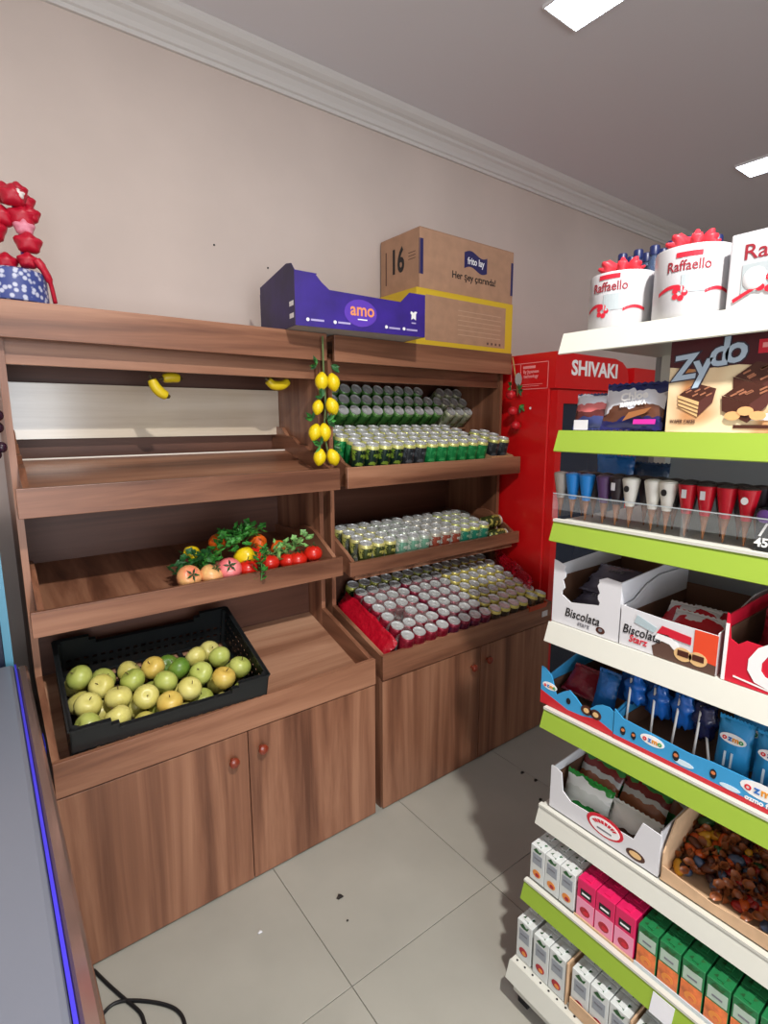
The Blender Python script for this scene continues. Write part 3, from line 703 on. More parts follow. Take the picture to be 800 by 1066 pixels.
def carton(name, label, x0, x1, y0, y1, z0, z1, m):
    t = thing(name, label, 'box', (x0, y0, z0)); w, d, h = x1-x0, y1-y0, z1-z0
    bx('body', m, t, 0, w, 0, d, 0, h-.003, .002)
    for a, b in ((0, d/2-.001), (d/2+.001, d)): bx('flap', m, t, .001, w-.001, a, b, h-.003, h)
    return t, w, d, h
ct, w, d, h = carton('snack_carton', 'closed brown snack carton printed with 16, on top of the yellow one', 1.600, 2.245, -.302, -.015, 2.092, 2.350, CB)
ct.rotation_euler.z = .01
text(ct, '16', .150, BLACKP, (-.0006, d*.55, h*.54), MX, width=.085, bold=.004)
for k in range(3): patch(ct, 'caption', mat('brown_ink', (92, 64, 52), .6), rect(-.020, .030, .160-k*.014, .163-k*.014), (0, .058, 0), MX)
patch(ct, 'caption', mat('brown_ink', (92, 64, 52), .6), rect(-.018, -.010, .05, .20), (0, d*.80, 0), MX)
patch(ct, 'band', NAVY, rect(-.004, .0, .06, .21), (0, .0, 0), MX); patch(ct, 'band', NAVY, rect(.002, .022, .06, .21), (0, 0, 0), MY); patch(ct, 'band', NAVY, rect(w-.018, w-.001, .045, .205), (0, 0, 0), MY)
lg = []
for k in range(25):
    s = k/24; lg.append((-.08+.16*s, .036+.012*math.sin(s*6.0)))
for k in range(25):
    s = 1-k/24; lg.append((-.08+.16*s, -.036+.012*math.sin(s*6.0)))
patch(ct, 'logo_badge', NAVY, [(w*.565+x, h*.63+z) for x, z in lg], (0, 0, 0), MY)
text(ct, 'frito lay', .044, WHITEI, (w*.565, -.0012, h*.632), MY, width=.118, bold=.0008)
text(ct, 'Her şey çıtırında!', .045, BLACKP, (w*.555, -.0006, h*.335), MY, width=.305, bold=.0006)
yt, w, d, h = carton('snack_carton', 'yellow-edged brown snack carton under the one printed 16', 1.575, 2.232, -.312, -.012, 1.8205, 2.090, YELB)
patch(yt, 'panel_print', CB, rect(.055, w-.055, .045, h-.025), (0, 0, 0), MY)
for k in range(6): patch(yt, 'rule', mat('pale_rule', (196, 160, 132), .7), rect(.26, w-.09, .085+k*.022, .089+k*.022), (0, -.0006, 0), MY)
for k in range(4): patch(yt, 'mark', mat('brown_ink', (92, 64, 52), .6), rect(w-.19+k*.03, w-.178+k*.03, .055, .066), (0, -.0006, 0), MY)
# flower arrangement
fw = thing('flower_arrangement', 'red artificial flowers in a blue patterned pot at the left shelf top', 'decoration', (.060, -.33, 1.8205))
BLUEP = bpy.data.materials.new('blue_patterned_pot'); BLUEP.use_nodes = True
nt = BLUEP.node_tree; ck = nt.nodes.new('ShaderNodeTexVoronoi'); ck.inputs['Scale'].default_value = 70; rr = nt.nodes.new('ShaderNodeValToRGB'); tcn = nt.nodes.new('ShaderNodeTexCoord'); nt.links.new(tcn.outputs['Object'], ck.inputs['Vector'])
rr.color_ramp.elements[0].color = lin((196, 200, 220)); rr.color_ramp.elements[1].color = lin((60, 74, 140)); rr.color_ramp.elements[0].position = .3; rr.color_ramp.elements[1].position = .5
nt.links.new(ck.outputs['Distance'], rr.inputs['Fac']); nt.links.new(rr.outputs['Color'], nt.nodes['Principled BSDF'].inputs['Base Color'])
link('pot', lathe(NB(), [(.072, 0), (.086, .01), (.084, .09), (.076, .095), (.07, .085)], 20), BLUEP, fw, 'auto')
PET = mat('red_petal', (186, 16, 46), .45); PETP = mat('pink_petal', (226, 140, 160), .45); WPET = mat('white_bead', (236, 226, 220), .4); VIO = mat('violet_stem', (84, 34, 140), .5)
link('stem', tube(NB(), spline([(.03, 0, .08), (.036, 0, .16), (.030, 0, .26), (.01, 0, .30)], 5), .009, 8), VIO, fw)
for x, y, z, r, m in ((.040, -.03, .125, .026, PET), (.046, -.02, .175, .034, PET), (.040, -.02, .215, .026, PETP), (.038, -.01, .245, .036, PET), (.056, -.01, .255, .028, PET), (.020, -.03, .29, .034, PET), (.050, 0, .29, .026, PET), (.0, 0, .30, .034, PET), (.034, 0, .315, .026, PET), (.032, -.045, .292, .016, WPET), (-.01, 0, .24, .034, PET), (-.01, 0, .12, .030, PET), (-.04, 0, .2, .04, PET)):
    link('petal', blob(NB(), (0, 0, 0), r, r*.9, r*.8, 18, 12, lambda q: 1+.16*math.sin(5*math.atan2(q.z, q.x))*abs(q.y-1)*.6), m, fw, True, (x, y, z))
link('ribbon', tube(NB(), spline([(.058, -.05, .125), (.072, -.052, .105), (.088, -.04, .07), (.098, -.02, .02)], 5), [.012]*5+[.010]*5+[.006]*6, 6), PET, fw, True)

# ------------------------------------------------------------------ fridges
def fridge(x0, w, dp, h, label, sign):
    t = thing('display_fridge', label, 'fridge', (x0, 0, 0)); y0 = -dp
    bx('body', RED, t, 0, w, y0+.03, -.04, .05, h-.16, .006)
    hp = [(0, h-.165)] + [(w, h-.165)] + [(w-.004, h-.10), (w-.02, h-.05), (w-.07, h-.018), (w-.14, h-.004), (0, h)]
    pr('header', RED, t, hp, 'y', y0, -.04)
    d = thing('x', 'x', 'x'); del d['label'], d['category']; d.name = 'door'; d.parent = t
    bm = NB()
    for a in ((.008, .055, .14, h-.175), (w-.055, w-.008, .14, h-.175), (.055, w-.055, .14, .20), (.055, w-.055, h-.235, h-.175)): box(bm, a[0], a[1], y0-.012, y0+.028, a[2], a[3])
    link('door_frame', bm, RED, d)
    bx('glass', mat('fridge_dark_glass', (34, 44, 60), .08), d, .055, w-.055, y0+.0, y0+.012, .20, h-.235)
    bx('handle', DARKM, d, w-.045, w-.025, y0-.04, y0-.012, .8, 1.2, .004)
    bx('kick_plate', DARKM, t, .02, w-.02, y0+.04, -.05, 0, .06)
    return t, y0
FH = 1.812
t, y0 = fridge(2.098, .64, .690, FH, 'red drinks fridge lettered SHIVAKI beside the can shelf', 1)
text(t, 'SHIVAKI', .095, WHITEI, (.325, y0-.0006, FH-.070), MY, width=.40, bold=.003)
yc = -.535
for a in (rect(-.105, .115, .0, .003), rect(-.105, .115, .122, .125), rect(-.105, -.102, 0, .125), rect(.112, .115, 0, .125), rect(-.048, -.045, 0, .125)):
    patch(t, 'sticker_line', mat('pink_ink', (236, 150, 150), .5), a, (0, yc, FH-.165), MX)
patch(t, 'caption', mat('pink_ink', (236, 150, 150), .5), rect(-.032, .040, .098, .110), (0, yc, FH-.165), MX)
for k, s in ((1, 'By Japanese'), (2, 'technology')): text(t, s, .022, mat('pink_ink', (236, 150, 150), .5), (-.0006, yc-.015, FH-.060-k*.022), MX, width=(.075, .09, .086)[k], bold=.0005)
for k in range(2): patch(t, 'caption', mat('pink_ink', (236, 150, 150), .5), rect(-.032, .085-.02*k, .022-k*.008, .024-k*.008), (0, yc, FH-.165), MX)
patch(t, 'scratch', WHITEI, ell(.02, -.09, .006, .006, 8), (0, yc, FH-.165), MX)
fridge(2.79, .64, .690, 1.775, 'second red fridge beyond the lettered one, seen between the shelves', 1)

# ------------------------------------------------------------------ chest freezer, cooler, cable, crumbs
FZ = mat('freezer_grey_enamel', (116, 120, 132), .3); FBLUE = mat('blue_edge_reflection', (70, 60, 220), .35); FCH = mat('freezer_corner_trim', (176, 150, 140), .12, .8)
fz = thing('chest_freezer', 'grey chest freezer with blue edge reflection in the lower left corner', 'freezer', (-.36, -1.16, 0))
bx('body', FZ, fz, -.30, .322, -.80, .735, .06, .765, .012)
bx('lid', FZ, fz, -.32, .311, -.82, .742, .770, .802, .010)
bx('edge_strip', FBLUE, fz, .3115, .3165, -.82, .742, .772, .799)  # blue reflection along the lid edge, built in as a coloured strip
bx('corner_trim', FCH, fz, .317, .343, -.82, .742, .745, .792, .006)
bx('blue_label', mat('blue_sticker', (30, 40, 190), .4), fz, .3435, .3445, .24, .30, .752, .788)
bx('base', DARKM, fz, -.28, .30, -.78, .70, 0, .06)
cb = thing('glass_cooler', 'dark cooler with a pale blue edge, at the left behind the grey freezer', 'cooler', (-.33, -.24, 0))
bx('body', mat('cooler_navy', (28, 36, 58), .4), cb, -.28, .27, -.14, .20, 0, 1.20, .01)
bx('edge_trim', mat('cooler_blue_trim', (90, 150, 176), .35), cb, .262, .282, -.152, -.1405, .02, 1.20)
bm = NB(); cp_ = [B(u, v, 'z', .005) for u, v in ((98, 1010), (112, 1024), (130, 1040), (146, 1054), (152, 1070), (160, 1085), (190, 1085), (192, 1064), (182, 1050), (158, 1043), (128, 1042), (112, 1050), (104, 1066), (112, 1090), (130, 1100))]
o = link('power_cable', tube(bm, spline(cp_, 8), .0045, 8), mat('black_rubber', (18, 18, 20), .5), None, True); tag(o, 'black power cable looped on the floor beside the freezer', 'cable')
DIRT = mat('dark_dirt', (38, 32, 28), .9)
for u, v, r, lab, m in ((354, 933, .011, 'largest dark crumb on the floor tile before the left shelf', DIRT), (271, 970, .007, 'white scrap on the floor before the cabinet doors', WHITEP), (362, 958, .004, 'tiny dark speck on the floor below the largest crumb', DIRT), (544, 804, .009, 'dark crumb on the shaded floor, nearest the can cabinet', DIRT), (558, 812, .009, 'dark crumb in the middle of the shaded floor', DIRT), (563, 832, .008, 'dark crumb on the shaded floor close to the gondola', DIRT)):
    bm = NB(); blob(bm, (0, 0, 0), r, r*.8, r*.35, 8, 6, lambda q: 1+.25*math.sin(5*q.x+3*q.y)); p = B(u, v, 'z', .003); o = link('floor_crumb', bm, m, None, True, p); tag(o, lab, 'crumb')

# ------------------------------------------------------------------ gondola
GX, GY, GE = .99, -1.50, -2.62       # shelf front line, far end, near end
GB = GX+.42
gd = thing('gondola_shelving', 'white metal gondola with lime green price rails, stocked with sweets and juice', 'shelving', (0, 0, 0))
GREYM = mat('gondola_grey_panel', (150, 154, 158), .5)
SH = [(1.686, STEELW, 0), (1.475, LIME, 0), (1.267, LIME, 0), (1.019, STEELW, 0), (.792, LIME, 0), (.523, STEELW, 0), (.328, LIME, -.046), (.120, STEELW, -.093)]
for k, (z, m, off) in enumerate(SH):
    s = bx('shelf', STEELW, gd, GX+off+.004, GB, GE, GY, z-.022, z, .002)
    # raised stop, then the sloping price rail
    zz = .044 if k else .042
    pr('price_rail', m, s, [(GX+off+.003, z+.002), (GX+off-.013, z-zz), (GX+off-.010, z-zz-.002), (GX+off+.008, z-.004)], 'y', GE, GY)
    if k in (2, 4, 5, 6): bx('rail_top', STEELW, s, GX+off-.001, GX+off+.012, GE, GY, z, z+.006)
    if k == 7:
        bx('toe_plate', STEELW, s, GX+off+.01, GX+off+.014, GE, GY-.01, .03, z-.02)
        for i in range(40):
            o = link('hole', lathe(NB(), [(.0028, 0), (.0028, .0006)], 8), BLACKP, s) if i == 0 else bpy.data.objects.new('hole', o.data)
            if i: COL.objects.link(o); o.parent = s
            o.location = (GX+off+.016, GY-.014-i*.024, z)
bx('back_panel', GREYM, gd, GB, GB+.012, GE, GY, .10, 1.70)
for y in (GY-.03, GE+.03, (GY+GE)/2): bx('upright', STEELW, gd, GB-.03, GB, y-.03, y, 0, 1.72)
for y in (GY-.02, GY-.55, GE+.05):
    bm = NB(); bx('foot', DARKM, gd, GX-.075, GX-.04, y-.03, y, 0, .075)
pt = pr('price_tag', WHITEP, None, [(GX-.0460, .322), (GX-.0475, .322), (GX-.0608, .284), (GX-.0593, .284)], 'y', -1.880, -1.836); tag(pt, 'white price slip on the lowest lime rail below the orange juice cartons', 'price tag')

# top shelf: sweets in white gift cups
CUPW = mat('cup_white', (204, 204, 208), .4); CUPG = mat('cup_inset_grey', (176, 186, 190), .4)
def on_gift_face(t, r, z0, size, wl, phi):
    patch_bend = lambda name, m, pts: link(name, _bend(pts, r, phi), m, t)
    def _bend(pts, r, phi):
        bm = NB(); n = len(pts)
        mk = lambda q, e: bm.verts.new(((r+e)*math.cos(phi+q[0]/r), (r+e)*math.sin(phi+q[0]/r), q[1]))
        bot = [mk(q, .0002) for q in pts]; top = [mk(q, .0009) for q in pts]; bm.faces.new(bot[::-1]); f = bm.faces.new(top)
        for i in range(n): bm.faces.new([bot[i], bot[(i+1) % n], top[(i+1) % n], top[i]])
        return bm
    def strip(name, m, x0, x1, zf, th, n=14):
        bm = NB()
        for k in range(n):
            a, b = x0+(x1-x0)*k/n, x0+(x1-x0)*(k+1)/n
            vs = [(a, zf(a)-th), (b, zf(b)-th), (b, zf(b)+th), (a, zf(a)+th)]
            bm.faces.new([bm.verts.new(((r+.0009)*math.cos(phi+q[0]/r), (r+.0009)*math.sin(phi+q[0]/r), q[1])) for q in vs])
        link(name, bm, m, t)
    text(t, 'Raffaello', size, mat('wine_ink', (150, 36, 50), .5), (0, 0, z0+.088), name='lettering', width=wl, bend=(r, phi), bold=.0002)
    strip('maker_band', REDI, -.022, .022, lambda x: z0+.108, .0045, 6)
    strip('ribbon_print', REDI, -.055, -.012, lambda x: z0+.043+.010*math.sin((x+.055)*50), .0035)
    strip('ribbon_print', REDI, .030, .075, lambda x: z0+.040+.006*math.sin((x-.03)*70), .0030)
    strip('praline_print', CUPG, -.010, .040, lambda x: z0+.057, .016, 8)
    for k in range(5):
        a = k*1.2566; patch_bend('bow_print', REDI, [(-.012+.009*math.cos(a)+.0055*math.cos(b), z0+.040+.009*math.sin(a)+.0055*math.sin(b)) for b in [i*math.pi/4 for i in range(8)]])
def gift_cup(label, x, y, r, hh, phi):
    t = thing('chocolate_gift_cup', label, 'chocolate box', (x, y, 1.688), 'white chocolate gift packs')
    link('cup', lathe(NB(), [(r*.93, 0), (r*.95, .004), (r, .010), (r, hh-.004), (r*.985, hh), (r*.5, hh+.002)], 36), CUPW, t, 'auto')
    on_gift_face(t, r, (hh-.12)*.5, .026, .074, phi)
    b = thing('x', 'x', 'x'); del b['label'], b['category']; b.name = 'bow'; b.parent = t; b.location = (0, 0, hh+.002)
    BOW = mat('coral_bow', (226, 52, 66), .4)
    for k in range(7):
        a = k*.9; bm = NB(); blob(bm, (0, 0, 0), .030, .011, .013, 14, 9, lambda q: 1+.22*math.sin(6*q.x+k)+.18*math.cos(7*q.z))
        o = link('bow_loop', bm, BOW, b, True, (.019*math.cos(a), .019*math.sin(a), .008+.003*(k % 2))); o.rotation_euler = (0, -.4, a)
    link('bow_loop', blob(NB(), (0, 0, 0), .014, .014, .012, 10, 7), BOW, b, True, (0, 0, .018))
gift_cup('white round chocolate gift cup with red bow, leftmost on the top shelf', 1.085, -1.578, .066, .116, math.pi+.12)
gift_cup('white round gift cup with red bow, beside the flat white chocolate box', 1.078, -1.727, .068, .130, math.pi+.30)
gb_ = thing('chocolate_gift_box', 'flat-fronted white chocolate box with clear window at the right of the top shelf', 'chocolate box', (1.035, -1.915, 1.688), 'white chocolate gift packs')
pr('box_body', CUPW, gb_, [(-.105, 0), (.105, 0), (.105, .128), (.06, .140), (-.105, .150)], 'x', 0, .09) if False else bx('box_body', CUPW, gb_, 0, .09, -.105, .108, 0, .132, .003)
bx('box_window', CUPG, gb_, -.0015, 0, -.095, .085, .030, .078)
for k in range(4): link('praline', blob(NB(), (0, 0, 0), .004, .020, .020, 12, 8), WHITEP, gb_, True, (-.001, .065-k*.038, .052))
text(gb_, 'Raffaello', .036, mat('wine_ink', (150, 36, 50), .5), (-.0006, .022, .097), MX, width=.125, bold=.0002)
patch(gb_, 'maker_band', REDI, rect(-.030, .014, .113, .123), (0, .02, 0), MX)
for k in range(5): a = k*1.2566; patch(gb_, 'bow_print', REDI, ell(.012*math.cos(a)-.010, .042+.010*math.sin(a), .007, .006, 10), (-.0022, .035, 0), MX)
patch(gb_, 'ribbon_print', REDI, [(-.060, .016), (-.020, .038), (-.020, .044), (-.062, .022)], (-.0022, .035, 0), MX); patch(gb_, 'ribbon_print', REDI, [(0, .044), (.06, .052), (.06, .058), (0, .050)], (-.0022, .035, 0), MX)
# water bottles behind the cups
BOT = mat('bottle_blue_pet', (70, 88, 120), .12, alpha=.75); CAPB = mat('bottle_cap_blue', (22, 34, 84), .4); BLAB = mat('bottle_label', (40, 70, 130), .5)
wb = thing('water_bottle', 'blue-capped water bottle in the pack behind the white gift cups', 'bottle', (1.33, -1.40, 1.688), 'water bottles behind the gift cups')
link('bottle', lathe(NB(), [(.015, 0), (.0175, .005), (.0175, .125), (.015, .145), (.0095, .165), (.0085, .176)], 16), BOT, wb, 'auto'); link('bottle_label', lathe(NB(), [(.0178, .06), (.0178, .11)], 16, cap=False), BLAB, wb, 'auto'); link('bottle_cap', lathe(NB(), [(.0105, .172), (.0105, .190), (.009, .192)], 12), CAPB, wb, 'auto')
first = True
for i in range(2):
    for k in range(6):
        l = (1.178+i*.038, -1.520-k*.0375, 1.688)
        if first: wb.location = l; first = False; wb['label'] = 'blue-capped water bottle behind the gift cups, front row, first from far end'
        else: dup(wb, l, 'blue-capped water bottle behind the gift cups, %s row, %s from far end' % (('front', 'back')[i], ORD[k]))

# second shelf: snack bags and wafer box
def pillow(name, label, cat, c, wy, hz, dx, m, group=None, rot=None, flat=.0):
    """sealed pillow bag that faces -X: width along Y, height along Z"""
    t = thing(name, label, cat, c, group, rot); bm = NB(); n = 12
    rows = []
    for s in (-1, 1):
        G = []
        for j in range(n+1):
            v = j/n; r_ = []
            for i in range(n+1):
                u = i/n; e = (math.sin(math.pi*u)**.55)*(math.sin(math.pi*v)**.55)
                r_.append(bm.verts.new((s*dx*.5*e + (random.uniform(-.0012, .0012)), (u-.5)*wy*(1-.05*math.sin(math.pi*v)), v*hz)))
            G.append(r_)
        for j in range(n):
            for i in range(n): bm.faces.new([G[j][i], G[j][i+1], G[j+1][i+1], G[j+1][i]])
    bmesh.ops.remove_doubles(bm, verts=bm.verts, dist=.0004)
    link('bag', bm, m, t, True)
    for z, s in ((0, -1), (hz, 1)):
        zz = [(-wy/2+wy*k/20, z+s*(.002 if k % 2 else .005)) for k in range(21)]
        pr('seal', m, t, [(-wy/2, z-s*.004)] + zz + [(wy/2, z-s*.004)], 'x', -.0012, .0012)
    return t
def bag_mat(name, stops, axis='Z', h=.1, rough=.25):
    m = bpy.data.materials.new(name); m.use_nodes = True; nt = m.node_tree; b = nt.nodes['Principled BSDF']; N = nt.nodes.new; L = nt.links.new
    tc = N('ShaderNodeTexCoord'); sp = N('ShaderNodeSeparateXYZ'); L(tc.outputs['Object'], sp.inputs[0]); n = N('ShaderNodeTexNoise'); n.inputs['Scale'].default_value = 25; L(tc.outputs['Object'], n.inputs['Vector'])
    q = N('ShaderNodeMath'); q.operation = 'MULTIPLY_ADD'; q.inputs[1].default_value = .5; L(n.outputs['Fac'], q.inputs[0])
    d = N('ShaderNodeMath'); d.operation = 'MULTIPLY_ADD'; d.inputs[1].default_value = 1/h; d.inputs[2].default_value = -.25 if axis == 'Z' else .25; L(sp.outputs[axis], d.inputs[0]); L(d.outputs[0], q.inputs[2])
    r = N('ShaderNodeValToRGB'); r.color_ramp.interpolation = 'CONSTANT'; e = r.color_ramp.elements
    e[0].position = 0; e[0].color = lin(stops[0][1]); e[1].position = stops[1][0]; e[1].color = lin(stops[1][1])
    for p_, c_ in stops[2:]: k = e.new(p_); k.color = lin(c_)
    L(q.outputs[0], r.inputs['Fac']); L(r.outputs[0], b.inputs['Base Color']); b.inputs['Roughness'].default_value = rough; return m
BG1 = bag_mat('navy_white_bag_print', [(0, (34, 36, 92)), (.16, (96, 58, 42)), (.36, (226, 230, 240)), (.70, (30, 40, 104)), (.92, (24, 28, 76))], h=.115)
BG2 = bag_mat('blue_red_bag_print', [(0, (60, 70, 120)), (.25, (96, 46, 46)), (.42, (206, 110, 110)), (.56, (222, 226, 236)), (.85, (60, 66, 110))], h=.085)
b1 = pillow('biscuit_bag', 'large navy and white biscuit bag beside the big wafer box', 'snack bag', (1.030, -1.648, 1.482), .135, .094, .03, BG1, rot=(0, .25, 0))
text(b1, 'Chloe', .022, WHITEI, (-.0175, -.005, .064), MX, width=.058, tilt=.12, bold=.0008); text(b1, 'KAWANKA', .013, WHITEI, (-.0175, -.005, .048), MX, width=.055, tilt=.12, bold=.0006)
pp = [(-.010, .012), (.035, .028), (.046, .040), (.0, .030)]; patch(b1, 'biscuit_print', mat('biscuit_print', (150, 96, 54), .5), pp, (-.017, 0, .0), MX); patch(b1, 'caption', mat('magenta_ink', (196, 40, 150), .5), rect(.012, .058, .006, .016), (-.014, 0, 0), MX)
pillow('biscuit_bag', 'small blue and red biscuit bag at the far end of the second shelf', 'snack bag', (1.040, -1.548, 1.482), .085, .074, .03, BG2, rot=(0, .2, 0))
pillow('biscuit_bag', 'dark navy biscuit bag lying behind the white-fronted ones', 'snack bag', (1.14, -1.66, 1.478), .15, .10, .04, mat('navy_foil', (30, 34, 84), .25, bump=.4, nscale=30), rot=(0, .15, 0))
bx('price_card', WHITEP, None, 1.018, 1.020, -1.556, -1.522, 1.478, 1.500); tag(bpy.data.objects['price_card'], 'pale price card in front of the small biscuit bag', 'price tag')
zb = thing('wafer_box', 'large wafer cake box lettered Zydo on the second shelf', 'box', (1.015, -1.728, 1.4765))
ZW, ZH = .235, .170
CRE = bpy.data.materials.new('cream_brown_print'); CRE.use_nodes = True
nt = CRE.node_tree; tcn = nt.nodes.new('ShaderNodeTexCoord'); wv = nt.nodes.new('ShaderNodeTexNoise'); wv.inputs['Scale'].default_value = 9; wv.inputs['Detail'].default_value = 1; wv.inputs['Distortion'].default_value = .8; rr = nt.nodes.new('ShaderNodeValToRGB')
rr.color_ramp.elements[0].position = .35; rr.color_ramp.elements[0].color = lin((196, 132, 78)); rr.color_ramp.elements[1].position = .52; rr.color_ramp.elements[1].color = lin((238, 218, 178))
nt.links.new(tcn.outputs['Object'], wv.inputs['Vector']); nt.links.new(wv.outputs['Fac'], rr.inputs['Fac']); nt.links.new(rr.outputs[0], nt.nodes['Principled BSDF'].inputs['Base Color']); nt.nodes['Principled BSDF'].inputs['Roughness'].default_value = .4
bx('box_body', CRE, zb, 0, .06, -ZW, 0, 0, ZH, .001)
MAR = mat('maroon_print', (70, 16, 26), .4); patch(zb, 'top_band', MAR, [(0, ZH*.72), (.05, ZH*.68), (.12, ZH*.70), (ZW, ZH*.62), (ZW, ZH), (0, ZH)], (-.0002, 0, 0), MX)
CHO = mat('chocolate_print', (74, 38, 28), .4); CHL = mat('light_chocolate_print', (170, 112, 84), .4); WAF = mat('wafer_print', (226, 186, 130), .4)
def wafer(cx, cy, s, side, dx=0.):
    patch(zb, 'wafer_top', CHO, [(cx-.026*s, cy), (cx-.002*s, cy+.018*s), (cx+.030*s, cy+.008*s), (cx+.006*s, cy-.012*s)], (-.0009-dx, 0, 0), MX)
    patch(zb, 'wafer_side', CHO if side else WAF, [(cx-.028*s, cy), (cx+.006*s, cy-.012*s), (cx+.005*s, cy-.036*s), (cx-.026*s, cy-.020*s)], (-.0009-dx, 0, 0), MX)
    patch(zb, 'wafer_end', mat('dark_chocolate_print', (92, 50, 44), .4), [(cx+.006*s, cy-.012*s), (cx+.030*s, cy+.008*s), (cx+.026*s, cy-.014*s), (cx+.005*s, cy-.036*s)], (-.0009-dx, 0, 0), MX)
    for k in range(7):
        a = random.uniform(-.018, .018)*s; c = random.uniform(-.006, .010)*s; patch(zb, 'drizzle', CHL, [(cx+a, cy+c), (cx+a+.008*s, cy+c+.004*s), (cx+a+.009*s, cy+c+.002*s), (cx+a+.001*s, cy+c-.002*s)], (-.0016-dx, 0, 0), MX)
    if not side:
        for k in range(3): z = -.006*s*(k+1); patch(zb, 'wafer_layer', CHO, [(cx-.027*s, cy+z+.001), (cx+.006*s, cy-.012*s+z), (cx+.006*s, cy-.012*s+z-.0012), (cx-.027*s, cy+z-.0002)], (-.0016-dx, 0, 0), MX)
wafer(.052, .070, 1.15, False); wafer(.150, .098, 1.35, True); wafer(.135, .066, 1.35, True, .0014)
for k in range(3): patch(zb, 'nut_print', mat('nut_print', (232, 178, 120), .4), ell(.118+k*.020, .030+.008*(k % 2), .013, .008, 12), (-.0038-.0007*k, 0, 0), MX)
patch(zb, 'maker_badge', REDI, rect(.147, .217, .135, .158), (-.0009, 0, 0), MX); patch(zb, 'caption', mat('pink_ink', (236, 150, 150), .5), rect(.153, .212, .144, .152), (-.0016, 0, 0), MX)
ZO = mat('dark_outline', (50, 44, 60), .4); ZL = mat('pale_blue_print', (176, 196, 214), .35)
for ch, x, z, s, tl in (('Z', .026, .118, .062, .1), ('y', .057, .120, .066, .15), ('d', .084, .140, .066, .1), ('o', .111, .144, .066, .05)):
    text(zb, ch, s, ZO, (-.0016, -x, z), MX, tilt=tl, bold=.0042, shear=.15); text(zb, ch, s, ZL, (-.0022, -x, z), MX, tilt=tl, bold=.0018, shear=.15)
text(zb, 'WAFER CAKES', .010, mat('brown_ink', (92, 64, 52), .6), (-.0012, -.032, .020), MX, width=.046); patch(zb, 'white_flash', WHITEI, rect(.135, .20, .022, .034), (-.0009, 0, 0), MX); patch(zb, 'caption', CHO, rect(.12, .20, .008, .014), (-.0009, 0, 0), MX)

# third shelf: cone sweets in an acrylic rack
ACR = bpy.data.materials.new('clear_acrylic'); ACR.use_nodes = True
nt = ACR.node_tree; b = nt.nodes['Principled BSDF']; b.inputs['Base Color'].default_value = (.9, .95, .97, 1); b.inputs['Roughness'].default_value = .05; tr = nt.nodes.new('ShaderNodeBsdfTransparent'); mx = nt.nodes.new('ShaderNodeMixShader'); mx.inputs[0].default_value = .05
nt.links.new(tr.outputs[0], mx.inputs[1]); nt.links.new(b.outputs[0], mx.inputs[2]); nt.links.new(mx.outputs[0], nt.nodes['Material Output'].inputs[0])
rk = thing('cone_rack', 'clear acrylic rack holding the row of cone sweets', 'rack', (1.02, -1.475, 1.268))
ACE = mat('acrylic_edge', (196, 206, 210), .2)
bx('front_plate', ACR, rk, 0, .003, -.60, 0, .022, .060); bx('top_edge', ACE, rk, -.0005, .0035, -.60, 0, .059, .0610); bx('rack_shelf', ACR, rk, .003, .22, -.60, 0, .055, .058)
for y in (-.003, -.30, -.60): bx('end_plate', ACR, rk, 0, .22, y, y+.003, 0, .060)
TIPM = mat('amber_cone_tip', (150, 96, 60), .2, alpha=.8)
def cone(label, y, x, m, capm, s=1.0, mark=None, lean=0.):
    t = thing('cone_sweet', label, 'cone sweet', (x, y, 1.2695), 'cone sweets in the rack', (0, lean, 0)); H_ = .104*s
    link('cone_tip', lathe(NB(), [(.0012, 0), (.0050, H_*.28), (.0088, H_*.45)], 14), TIPM, t, True)
    link('wrapper', lathe(NB(), [(.0088, H_*.45), (.0140, H_*.74), (.0185, H_), (.0175, H_+.001)], 16), m, t, 'auto')
    link('cap', lathe(NB(), [(.0175, H_), (.0165, H_+.003), (.008, H_+.005), (.001, H_+.006)], 14), capm, t, 'auto')
    if mark: patch(t, 'mark', mark, ell(0, H_*.82, .006, .007, 12) if mark != WHITEP else rect(-.004, .005, H_*.76, H_*.92), (-.0178, 0, 0), MX)
    return t
CONEB = mat('cone_blue_foil', (34, 128, 206), .25); CONEW = mat('cone_white_paper', (222, 220, 212), .4, noise=.04); CONER = mat('cone_red_foil', (184, 16, 36), .25); CONEP = mat('cone_purple_foil', (88, 60, 104), .3); CONEK = mat('cone_dark_foil', (40, 30, 36), .3); CONEC = mat('cone_clear_foil', (168, 160, 152), .2)
CAPD = mat('dark_chocolate_cap', (44, 28, 26), .4)
for u, v, m, lab, mk in ((583, 538, CONEC, 'clear cone sweet at the far end of the rack', None), (595, 540, CONEB, 'blue cone sweet, first of the two blue ones', None), (609, 542, CONEB, 'blue cone sweet, second of the two blue ones', None), (627, 546, CONEP, 'purple and white cone sweet beside the blue ones', None), (640, 549, CONEK, 'dark cone sweet left of the first white one', WHITEP), (654, 551, CONEW, 'white cone sweet with a heart, first of three white ones', BLACKP), (677, 555, CONEW, 'white cone sweet, middle of three white ones', None), (692, 557, CONEW, 'white cone sweet with a heart, third of three white ones', BLACKP), (712, 562, CONER, 'red cone sweet with white tag, leftmost of the four red ones', WHITEP), (731, 565, CONER, 'red cone sweet with white tag, second of the four red ones', WHITEP), (752, 568, CONER, 'red cone sweet, third of the four red ones', None), (774, 571, CONER, 'red cone sweet with white lettering, rightmost of the four red ones', WHITEI)):
    p = B(u, v, 'x', 1.045); cone(lab, p.y, 1.045, m, CAPD if m in (CONER, CONEK) else m, 1.0, mk)
k0 = None
